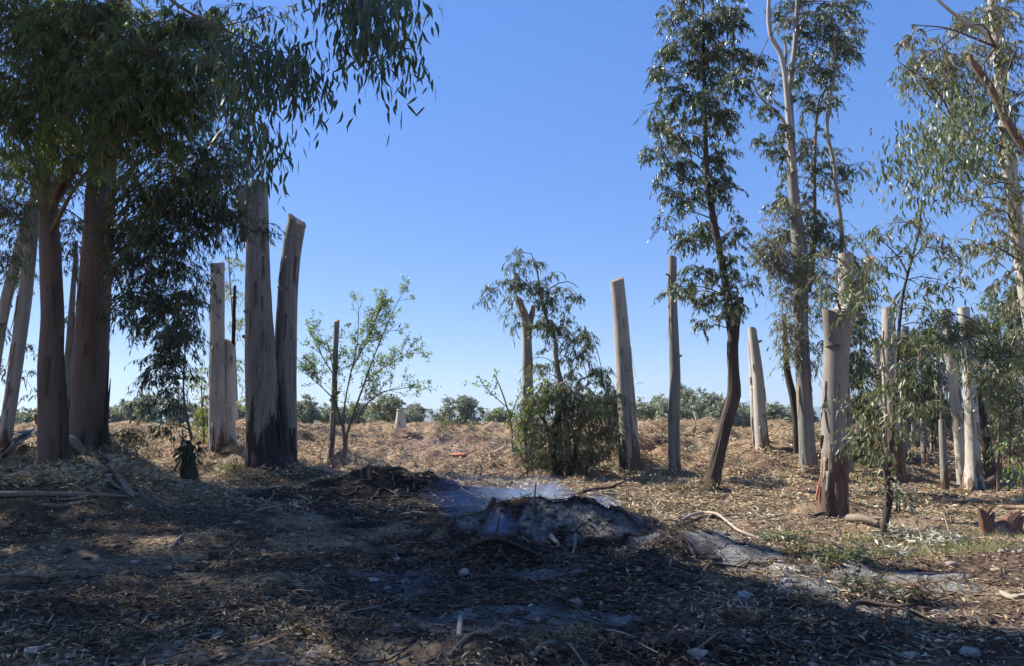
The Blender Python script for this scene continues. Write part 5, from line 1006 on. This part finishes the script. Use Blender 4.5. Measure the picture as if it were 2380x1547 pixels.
lying(B, 'pale bone-like chunk of wood on the ash heap', cb, [(1280, 1262, .05), (1291, 1270, .05), (1298, 1283, .02)], .035, .02, 'twig_pale')
lying(B, 'grey bent stick standing right of the bone-like chunk', cb, [(1338, 1268, .1), (1336, 1286, .05), (1328, 1302)], .022, .02, 'dead_wood')
lying(B, 'charred log end sticking out of the left flank of the ash heap', cb, [(1120, 1238, .05), (1135, 1222, .14), (1150, 1210, .22)], .045, .035, 'dark_wood')
lying(B, 'black burnt branch lying down the right flank of the ash heap', cb, [(1420, 1215, .05), (1450, 1232, .06), (1490, 1252, .03)], .035, .018, 'dark_wood', fork=2)
lying(B, 'short burnt stick standing on the crest of the ash heap', cb, [(1245, 1215, .0), (1243, 1200, .12), (1246, 1190, .2)], .014, .008, 'dark_wood')
lying(B, 'charred forked branch on the dark heap beside the small stump', cb, [(900, 1118, .03), (935, 1122, .1), (975, 1128, .04)], .04, .02, 'dark_wood', fork=4)
lying(B, 'black burnt branch in front of the ash heap', cb, [(1090, 1290, .02), (1150, 1284, .06), (1215, 1292, .03)], .03, .016, 'dark_wood', fork=3)
lying(B, 'long dark straight branch across the right centre foreground', cb, [(1363, 1452), (1430, 1454), (1500, 1450), (1572, 1453)], .018, .010, 'dark_wood', fork=3)
lying(B, 'thick curved branch at the bottom edge right of centre', cb, [(1232, 1550), (1262, 1530), (1300, 1522), (1390, 1538)], .022, .012, 'dead_wood', fork=2)
lying(B, 'pale forked branch lying above the bottom-edge curved one', cb, [(1350, 1465), (1390, 1478), (1430, 1484), (1494, 1520)], .018, .010, 'twig_pale', fork=5)
lying(B, 'grey branch slanting into the bottom edge near the grey ash', cb, [(1045, 1550), (1070, 1530), (1110, 1512), (1175, 1500)], .02, .010, 'dead_wood', fork=3)
lying(B, 'upright ashy stick standing in the near ash patch', cb, [(1067, 1524), (1068, 1508, .05), (1069, 1496, .12)], .022, .018, 'twig_pale')
lying(B, 'long pale curved branch right of the ash heap', cb, [(1584, 1221, .03), (1612, 1211, .1), (1640, 1207, .14), (1668, 1218, .12), (1700, 1238, .08), (1722, 1261, .05), (1780, 1274, .02)], .024, .018, 'twig_pale', fork=3)
lying(B, 'dark knotted branch crossing the pale curved one', cb, [(1560, 1240), (1600, 1226, .05), (1650, 1209, .1), (1700, 1222, .05)], .03, .012, 'dark_wood', fork=6)
lying(B, 'dark angular branch in the lower right foreground', cb, [(1953, 1459), (1975, 1446, .03), (1996, 1424, .08), (2058, 1430, .1), (2110, 1449, .06), (2133, 1493)], .026, .012, 'dark_wood', fork=2)
lying(B, 'dark side piece lying under the angular branch', cb, [(1968, 1456), (2010, 1464), (2054, 1474)], .022, .014, 'dark_wood')
lying(B, 'thin pale twig leading up left from the angular branch', cb, [(1934, 1382), (1960, 1400), (1990, 1421)], .009, .006, 'twig_pale')
lying(B, 'thin grey twig crossing the leafy debris right of centre', cb, [(1850, 1276), (1886, 1306), (1926, 1342)], .010, .006, 'twig_pale')
lying(B, 'tan branch lying left of the red-based trunk', cb, [(1744, 1185), (1774, 1203), (1822, 1205)], .03, .014, 'dead_wood', fork=2)
lying(B, 'dark stick standing out of the pale leaves at right', cb, [(2172, 1301), (2150, 1276, .06), (2131, 1256, .2)], .014, .008, 'dead_wood')
lying(B, 'upright leaning stick in the grass at right', cb, [(2216, 1272), (2206, 1250, .08), (2197, 1240, .2)], .014, .010, 'dead_wood')
lying(B, 'long thin pale stick lying level across the pale leaves at right', cb, [(2037, 1266, .04), (2120, 1262, .05), (2228, 1257, .04)], .009, .006, 'twig_pale')
lying(B, 'thick pale stick at the bottom edge in the right foreground', cb, [(1800, 1500), (1850, 1518), (1930, 1546)], .016, .010, 'dead_wood', fork=1)
lying(B, 'dark branch piece on the slope right of the ash heap', cb, [(1636, 1330), (1655, 1322, .03), (1682, 1314)], .025, .015, 'dark_wood', fork=2)
lying(B, 'pale forked root lying at the lower right edge', cb, [(2330, 1408, .02), (2352, 1420, .03), (2385, 1424, .03)], .02, .02, 'twig_pale', fork=3)
lying(B, 'brown branch at the foot of the red-based trunk', cb, [(1880, 1212), (1910, 1208, .04), (1935, 1200, .04)], .03, .02, 'dark_wood', fork=1)
lying(B, 'thick peeled log end right of the red-based trunk foot', cb, [(1975, 1226, .05), (2010, 1228, .06), (2042, 1240, .03)], .06, .035, 'dead_wood', fork=1)
lying(B, 'long grey stick on the bank above the cut stump', cb, [(735, 1048), (760, 1062), (788, 1078)], .035, .02, 'dead_wood')
lying(B, 'thin stick lying level on the bank left of the slender sapling', cb, [(1100, 1040), (1140, 1046), (1186, 1050)], .025, .015, 'dead_wood')
lying(B, 'brown rail-like log lying behind the upright root at the right edge', cb, [(2330, 1188, .05), (2365, 1190, .05), (2400, 1194, .05)], .05, .05, 'root_wood')

# roots
def root_lump(label, spurs, D, m='root_wood', body=None):
    g = W(*body[:2], D); g[2] = float(z_full(g[0], D)); T = thing('tree_root', label, 'tree root', g)
    mb = MB(); c = W(*body[:2], D); r = body[2] / FPX * D
    tube(mb, [c - [r * 1.3, 0, r * .6], c - [r * .2, .05, 0], c + [r * 1.1, 0, -r * .5]], [r * .5, r, r * .6], 26, .45, .3, .03, int(body[0]), caps=True); mb.build('body', M[m], T)
    for s in spurs:
        m2 = MB(); P = [W(q[0], q[1], D + (q[3] if len(q) > 3 else 0)) for q in s]; R = [q[2] / 2 / FPX * D for q in s]
        tube(m2, P, R, 18, .45, .3, .03, int(s[0][0])); m2.build('spur', M[m], T)
    return T
Dg = foot(2320, 1245)[1]
root_lump('upturned jagged tree root with two horns at the right edge', [[(2300, 1235, 34), (2290, 1210, 26), (2280, 1188, 12), (2276, 1180, 3)], [(2295, 1225, 22), (2305, 1205, 12), (2310, 1190, 4)], [(2335, 1235, 28), (2350, 1210, 22), (2362, 1196, 14), (2372, 1190, 5)], [(2350, 1215, 14), (2352, 1200, 8), (2349, 1190, 3)], [(2340, 1240, 26), (2380, 1238, 18), (2400, 1225, 8)], [(2288, 1200, 10), (2298, 1186, 8), (2306, 1176, 4)], [(2310, 1240, 30), (2325, 1222, 22), (2332, 1206, 8)], [(2300, 1246, 30), (2350, 1250, 26), (2390, 1246, 14)], [(2365, 1230, 16), (2372, 1212, 10), (2380, 1200, 4)]], Dg, body=(2315, 1236, 22))
Dg = foot(2290, 1138)[1]
root_lump('orange-brown uprooted stump with a raised arm below the white trunks', [[(2290, 1122, 20), (2306, 1110, 16), (2316, 1096, 12), (2312, 1088, 7)], [(2300, 1120, 14), (2330, 1128, 10), (2345, 1136, 4)], [(2285, 1115, 12), (2284, 1104, 8), (2278, 1096, 3)], [(2300, 1124, 10), (2312, 1138, 7), (2314, 1144, 3)]], Dg, body=(2282, 1128, 14))
# stones
def stone(px, py, w, label, m='stone', flat=.55, name='stone', cat='stone'):
    g = G(px, py); r = w / 2 / FPX * g[1]; T = MB(); n1, n2 = 9, 14
    th = np.linspace(.02, 3.12, n1)[:, None]; ph = np.arange(n2)[None] * 6.283 / n2
    d = np.stack([np.sin(th) * np.cos(ph), np.sin(th) * np.sin(ph), np.cos(th) + 0 * ph], -1); rr = r * (1 + .3 * noise3(d[..., 0] * 1.6 + px, d[..., 1] * 1.6, d[..., 2] * 1.6, 4))
    V = d * rr[..., None] * np.array([1, .8, flat]) + g + [0, 0, r * flat * .35]; i = np.arange(n1 - 1)[:, None] * n2; j = np.arange(n2)[None]; j2 = (j + 1) % n2
    T.add(V, [np.stack([i + j, i + n2 + j, i + n2 + j2, i + j2], -1).reshape(-1, 4)]); o = T.build(name, M[m]); tag(o, label, cat); return o
for s in [(2152, 1340, 22, 'brown stone at the edge of the bright ash patch'), (2175, 1408, 22, 'rounded tan stone in the shade below the bright ash patch'), (2334, 1292, 24, 'pale rounded stone near the right edge above the red soil'), (2366, 1170, 26, 'pale stone in the shadow strip at the right edge', 'stone_pale'),
          (578, 1246, 24, 'pale broken rock on the dark slope left of centre', 'stone_pale'), (553, 1224, 22, 'duller rock just above the pale broken one'), (1814, 1320, 15, 'small cream stone beside the ash track', 'stone_pale'), (1732, 1398, 34, 'white ashy lump in the right centre foreground', 'stone_pale'),
          (1067, 1062, 40, 'flat orange earth slab on the bank', 'brick_slab', .25), (1668, 1205, 14, 'small pale stone near the leaning dark trunk', 'stone_pale'), (1450, 1062, 16, 'orange earth lump on the bank left of the thick leaning trunk', 'brick_slab', .6), (1078, 1352, 22, 'white curled shard standing in the dark clearing', 'stone_pale', 1.3),
          (540, 1538, 24, 'half-buried grey stone at the bottom edge left of centre'), (62, 1510, 30, 'flat grey stone in the bottom left corner'), (2210, 1310, 26, 'brown wood-like stone near the grassy patch'), (1790, 1200, 14, 'small tan stone left of the red-based trunk'), (1240, 1348, 10, 'tiny pale stone on the bare brown patch', 'stone_pale')]:
    stone(*s)

# ================================================================== litter, clods, grass, debris
def scatter(n, y0, y1, p=1.0, xw=.78):
    u = rng.random(n); y = (y0 ** (1 - p) + u * (y1 ** (1 - p) - y0 ** (1 - p))) ** (1 / (1 - p)) if abs(p - 1) > 1e-3 else y0 * (y1 / y0) ** u
    x = (rng.random(n) * 2 - 1) * (y * xw + 1.0); return x, y
def masks(x, y): return ell(BURN_SHADE, x, y, 20, .9, .8), ell(ASH, x, y, 30, .8, .3), ell(BARE, x, y, 40, .9, .6)
def put(n, y0, y1, p, L, Wd, m, name, label, keepf, lift=.03, tilt=.22, two=True):
    x, y = scatter(n, y0, y1, p); b, a, r = masks(x, y); cl = noise2(x / .45, y / .35, 77) * .5 + noise2(x / 1.7, y / 1.3, 78) * .5
    k = keepf(b, a, r, cl) if keepf.__code__.co_argcount == 4 else keepf(b, a, r, cl, x, y); k = rng.random(n) < k; x, y = x[k], y[k]; z = z_full(x, y) + .004 + lift * rng.random(len(x)) ** 2
    d = rng.normal(size=(len(x), 3)) * [1, 1, tilt]; lf = MB(); d = unit(d); N_ = len(x)
    ln = (L * (.55 + .8 * rng.random(N_)))[:, None]; wd = (Wd * (.6 + .7 * rng.random(N_)))[:, None]; B_ = np.stack([x, y, z], -1)
    s = unit(np.cross(d, np.array([0, 0, 1.]) + rng.normal(size=(N_, 3)) * .35)); c = (rng.random((N_, 1)) - .5) * .3 * ln; up = np.array([0, 0, 1.]) * (rng.random((N_, 1)) * .12) * ln
    V = np.stack([B_, B_ + d * ln * .5 + s * wd * .5 + s * c + up, B_ + d * ln, B_ + d * ln * .5 - s * wd * .5 + s * c + up], 1); i_ = np.arange(N_)[:, None] * 4
    lf.add(V, [i_ + np.array([[0, 1, 2]]), i_ + np.array([[0, 2, 3]])]); o = lf.build(name, M[m], smooth=False); tag(o, label, 'leaf litter', 'stuff'); return N_
put(120000, 3.6, 13, 1.0, .074, .0145, 'litter', 'leaf_litter', 'dry tan leaf litter scattered over the near clearing', lambda b, a, r, c, x_, y_: np.clip(.50 + c * 1.3, .04, 1) * (1 - .97 * b) * (1 - .25 * ((x_ < 1.2) | (y_ < 5.5))) * np.clip(1 - .85 * a, 0, 1) * (1 - .8 * r))
put(230000, 13, 31, .6, .125, .026, 'litter', 'leaf_litter', 'thick dry leaf litter covering the bank and far clearing', lambda b, a, r, c: np.clip(.75 + c * .6, .08, 1) * (1 - .8 * b) * (1 - .5 * r))
put(50000, 12, 31, .6, .13, .027, 'litter_green', 'leaf_litter', 'grey-green freshly fallen leaves on the bank', lambda b, a, r, c: np.clip(.45 + c * 1.2, 0, 1) * (1 - .9 * b) * (1 - .8 * r))
put(9000, 3.6, 12, 1.0, .085, .016, 'litter_green', 'leaf_litter', 'grey-green freshly fallen leaves in the foreground', lambda b, a, r, c: np.clip(.35 + c * 1.4, 0, 1) * (1 - .9 * b) * (1 - .8 * a))
put(110000, 3.6, 18, 1.0, .085, .016, 'litter_dark', 'dark_litter', 'charred and dark mulch leaf litter on the burnt and shade-darkened ground', lambda b, a, r, c: np.clip(b * .9 + .4 + c * .3, 0, 1) * np.clip(1 - .85 * a, 0, 1))
# fine twigs
def twiglitter(n, y0, y1, L, r, m, label, f):
    x, y = scatter(n, y0, y1, 1.0); b, a, rr = masks(x, y); k = rng.random(n) < f(b, a, rr); x, y = x[k], y[k]; N_ = len(x); th = rng.random(N_) * 6.28; l = L * (.4 + rng.random(N_)); P = []
    for t in np.linspace(-.5, .5, 4):
        bx = x + np.cos(th) * l * t + rng.normal(size=N_) * .02; by = y + np.sin(th) * l * t + rng.normal(size=N_) * .02; P.append(np.stack([bx, by, z_full(bx, by) + .012 + rng.random(N_) * .025], -1))
    mb = MB(); twigs(mb, np.stack(P, 1), r * (.5 + rng.random((N_, 1))), 4); o = mb.build('twig_litter', M[m]); tag(o, label, 'twigs', 'stuff')
twiglitter(2400, 3.6, 14, .33, .004, 'dead_wood', 'thin dead twigs strewn over the near clearing', lambda b, a, r: .55 + .3 * b)
twiglitter(1500, 3.6, 12, .4, .005, 'dark_wood', 'blackened thin twigs around the burnt ground', lambda b, a, r: .2 + .8 * b)
twiglitter(1500, 12, 30, .8, .011, 'dead_wood', 'dead sticks strewn over the bank', lambda b, a, r: .8 + 0 * b)
twiglitter(400, 4, 24, .45, .006, 'twig_pale', 'pale barkless sticks strewn over the clearing', lambda b, a, r: .8 - .5 * b)
# clods of earth and matted clumps
def clods(n, y0, y1, sz, m, name, label, f, cat='earth clods'):
    x, y = scatter(n, y0, y1, 1.0); b, a, rr = masks(x, y); k = rng.random(n) < f(x, y, b, a, rr); x, y = x[k], y[k]; N_ = len(x)
    ph = (1 + 5 ** .5) / 2; I = unit(np.array([(-1, ph, 0), (1, ph, 0), (-1, -ph, 0), (1, -ph, 0), (0, -1, ph), (0, 1, ph), (0, -1, -ph), (0, 1, -ph), (ph, 0, -1), (ph, 0, 1), (-ph, 0, -1), (-ph, 0, 1)], float))
    Fi = np.array([(0, 11, 5), (0, 5, 1), (0, 1, 7), (0, 7, 10), (0, 10, 11), (1, 5, 9), (5, 11, 4), (11, 10, 2), (10, 7, 6), (7, 1, 8), (3, 9, 4), (3, 4, 2), (3, 2, 6), (3, 6, 8), (3, 8, 9), (4, 9, 5), (2, 4, 11), (6, 2, 10), (8, 6, 7), (9, 8, 1)])
    s = sz * (.35 + rng.random(N_) ** 2.5 * 1.3); V = I[None] * (s[:, None, None] * (.6 + .8 * rng.random((N_, 12, 1)))) * np.array([1.25, 1.1, .7]) + np.stack([x, y, z_full(x, y)], -1)[:, None]
    mb = MB(); mb.add(V, [(np.arange(N_)[:, None, None] * 12 + Fi[None]).reshape(-1, 3)]); o = mb.build(name, M[m], smooth=False); tag(o, label, cat, 'stuff')
clods(9000, 3.6, 17, .038, 'clod', 'burnt_clods', 'dark crumbly clods over the burnt heaps', lambda x, y, b, a, r: np.clip(b * 1.0 + .08, 0, 1) * (1 - .5 * a))
clods(2200, 3.8, 28, .035, 'stone', 'earth_clods', 'brown earth crumbs on the open ground', lambda x, y, b, a, r: .25 + .6 * r - .2 * b)
# leaf piles: raised heaps of leaves in clumps on the bank and right side
def heap(mb, g, r, n, L=.13, Wd=.024, hang=-.1):
    q = rdir(n) * (rng.random((n, 1)) ** .5); q[:, 2] = np.abs(q[:, 2]); b_ = g + q * np.array([r, r, r * .45]); leaves(mb, b_, rng.normal(size=(n, 3)) * [1, 1, .5] + [0, 0, hang], L * (.6 + .7 * rng.random(n)), Wd, two=True)
mb = MB()
for _ in range(150):
    px = rng.random() * 2380; py = 1000 + 130 * rng.random() ** .8
    if 600 < px < 1300 and py > 1100: continue
    g = G(px, py)
    if g[1] > 31 or g[1] < 9: continue
    heap(mb, g, .25 + .35 * rng.random(), 110, .16, .032)
tag(mb.build('leaf_heaps', M['litter'], smooth=False), 'heaped dry leaves in tussocks over the bank', 'leaf litter', 'stuff')
mb = MB()
for px, py, r, n in [(2090, 1256, .35, 420), (2150, 1262, .4, 420), (2200, 1276, .4, 260), (2060, 1290, .25, 120), (1450, 1100, .5, 300), (1490, 1108, .5, 300), (1380, 1092, .5, 260), (1330, 1088, .5, 200), (1560, 1108, .4, 160), (1900, 1040, .6, 260), (1840, 1035, .5, 200), (1620, 1050, .6, 240), (1700, 1030, .6, 240), (1530, 1030, .6, 240), (2090, 1105, .5, 200)]:
    heap(mb, G(px, py), r, n, .14, .026)
tag(mb.build('leaf_heaps', M['litter_green'], smooth=False), 'fresh silvery eucalyptus leaves heaped by trunks and at right', 'leaf litter', 'stuff')
def debris(label, px, py, r, n, m, Lf=.09):
    g = G(px, py); T = thing('leafy_branch', label, 'branch', g); mb = MB(); tw = MB()
    A = g + rng.normal(size=(12, 3)) * [r * .5, r * .3, .02]; d = rdir(12) * [1, .7, .4]; d[:, 2] = np.abs(d[:, 2]); t = np.linspace(0, 1, 5)[None, :, None]; Q = A[:, None] + d[:, None] * r * t; twigs(tw, Q, np.full((1, 5), .005), 4); tw.build('twigs', M['twig'], T, kind='stuff')
    B_ = Q.reshape(-1, 3)[rng.integers(0, 60, n)] + rng.normal(size=(n, 3)) * .04; leaves(mb, B_, rng.normal(size=(n, 3)) + [0, 0, -.3], Lf, .02); mb.build('foliage', M[m], T, smooth=False, kind='stuff')
debris('wilted green-brown leafy branch right of the pale curved branch', 1830, 1270, .3, 260, 'leaf_pale'); debris('second wilted leafy branch beside the ash track', 1950, 1320, .3, 340, 'leaf_pale')
debris('wilted leafy twigs between the two ash tracks', 1900, 1300, .25, 200, 'leaf_dry'); debris('tiny green sprig on the bright ground left of the foreground sapling', 1975, 1268, .12, 60, 'leaf_fresh'); debris('dry leafy tangle at the left of the lower bank', 560, 1090, .5, 300, 'leaf_dry', .12)
debris('brown leafy tangle at the foot of the dark furrowed tree', 1590, 1150, .6, 420, 'leaf_dry', .12); debris('leafy tangle below the bright ash patch', 2110, 1395, .3, 200, 'leaf_dry'); debris('straw-coloured tuft in the right centre foreground', 1870, 1412, .16, 160, 'leaf_dry', .07)
debris('dark leafy tangle on the right side slope', 2010, 1365, .25, 160, 'leaf_dark'); debris('brown tangle on the bank crest in the middle', 1050, 1000, .6, 300, 'leaf_dry', .14)
# grass
mb = MB(); n = 5200; x = []; y = []
for px, py, rx, ry, k in [(2130, 1285, .9, .22, 800), (2230, 1285, .9, .25, 800), (2350, 1250, .5, .3, 600), (1985, 1280, .2, .15, 60), (330, 1480, 1.2, .3, 150), (1300, 1500, .4, .2, 150), (2370, 1130, 1, 1, 300)]:
    g = G(px, py); x.append(g[0] + rng.normal(size=k) * rx * .6); y.append(g[1] + rng.normal(size=k) * ry * .7)
x, y = np.concatenate(x), np.concatenate(y); B_ = np.stack([x, y, z_full(x, y)], -1); leaves(mb, B_, rng.normal(size=B_.shape) * [.6, .6, .1] + [0, 0, 1], .09 * (.5 + rng.random(len(x))), .006, two=True)
tag(mb.build('grass', M['grass'], smooth=False), 'thin sparse grass between the fallen leaves at right', 'grass', 'stuff')

# ================================================================== smoke and air
def smoke(px, py, D, rx, ry, rz, dens, label, scale=1.6, tx=0.):
    m, nt, N = mat('smoke'); tc = N('TexCoord').outputs['Object']
    vl = N('VectorMath', _operation='LENGTH'); nt.links.new(tc, vl.inputs[0])
    fall = math_(nt, 'POWER', math_(nt, 'SUBTRACT', 1, vl.outputs['Value'], clamp=True), 1.3)
    nz = noise_n(nt, tc, scale, 4, .6, (1, 1, 1.5)); nz = math_(nt, 'MULTIPLY', math_(nt, 'SUBTRACT', nz, .42, clamp=True), 4.5)
    dn = math_(nt, 'MULTIPLY', math_(nt, 'MULTIPLY', fall, nz), dens * 2.6)
    v = N('VolumePrincipled'); v.inputs['Color'].default_value = (.42, .56, 1, 1); v.inputs['Absorption Color'].default_value = (.25, .4, .7, 1); v.inputs['Anisotropy'].default_value = .35; nt.links.new(dn, v.inputs['Density'])
    o = N('OutputMaterial'); nt.links.new(v.outputs[0], o.inputs['Volume'])
    mb = MB(); n1, n2 = 12, 18; th = np.linspace(.02, 3.12, n1)[:, None]; ph = np.arange(n2)[None] * 6.283 / n2
    d = np.stack([np.sin(th) * np.cos(ph), np.sin(th) * np.sin(ph), np.cos(th) + 0 * ph], -1); i = np.arange(n1 - 1)[:, None] * n2; j = np.arange(n2)[None]; j2 = (j + 1) % n2
    top = n1 * n2; mb.add(d, [np.stack([i + j, i + n2 + j, i + n2 + j2, i + j2], -1).reshape(-1, 4), np.arange(n2)[None], np.arange(n2)[::-1][None] + (n1 - 1) * n2])
    ob = mb.build('smoke', m); p = W(px, py, D); ob.location = [float(a) for a in p]; ob.scale = (rx, ry, rz); ob.rotation_euler = (0, tx, 0); tag(ob, label, 'smoke', 'stuff')
smoke(1150, 1165, 10.9, 1.2, .5, .42, 3.4, 'blue smoke drifting left behind the ash heap', tx=.12)
smoke(1265, 1146, 10.8, .5, .3, .30, 3.0, 'blue smoke rising from the crest of the ash heap')
smoke(1160, 1222, 9.0, .28, .25, .26, 2.6, 'small blue smoke wisp in front of the ash heap')
smoke(1395, 1172, 10.6, .35, .25, .24, 2.4, 'thin smoke wisp at the right end of the ash heap')
smoke(1300, 1158, 10.6, .36, .15, .12, 9, 'dense blue smoke streak on the crest of the ash heap', tx=.35)
smoke(1166, 1240, 8.9, .12, .1, .15, 6, 'dense little smoke puff before the ash heap')
smoke(1392, 1178, 10.4, .13, .12, .17, 8, 'dense smoke puff at the right shoulder of the ash heap')
smoke(1640, 1250, 9.2, 1.0, .4, .22, .6, 'thin smoke veil over the ash track at right', tx=.2)
smoke(950, 1360, 7.3, .6, .3, .2, .8, 'faint smoke over the dark ground left of centre')
smoke(940, 1050, 17, 3.2, 2.0, .9, .07, 'thin smoke haze before the bank')
m, nt, N = mat('haze'); v = N('VolumePrincipled'); v.inputs['Color'].default_value = (.62, .78, 1, 1); v.inputs['Density'].default_value = .00028; v.inputs['Anisotropy'].default_value = .2
o = N('OutputMaterial'); nt.links.new(v.outputs[0], o.inputs['Volume'])
mb = MB(); x0, x1, y0, y1, z0, z1 = -4600., 4600., -400., 5200., -8., 75.
mb.add(np.array([(x0, y0, z0), (x1, y0, z0), (x1, y1, z0), (x0, y1, z0), (x0, y0, z1), (x1, y0, z1), (x1, y1, z1), (x0, y1, z1)]), [np.array([[0, 3, 2, 1], [4, 5, 6, 7], [0, 1, 5, 4], [1, 2, 6, 5], [2, 3, 7, 6], [3, 0, 4, 7]])])
mb.build('haze', m, smooth=False, kind='stuff')
tris = sum(len(o.data.polygons) for o in C.objects if o.type == 'MESH'); print('POLYS', tris, 'OBJECTS', len(C.objects))
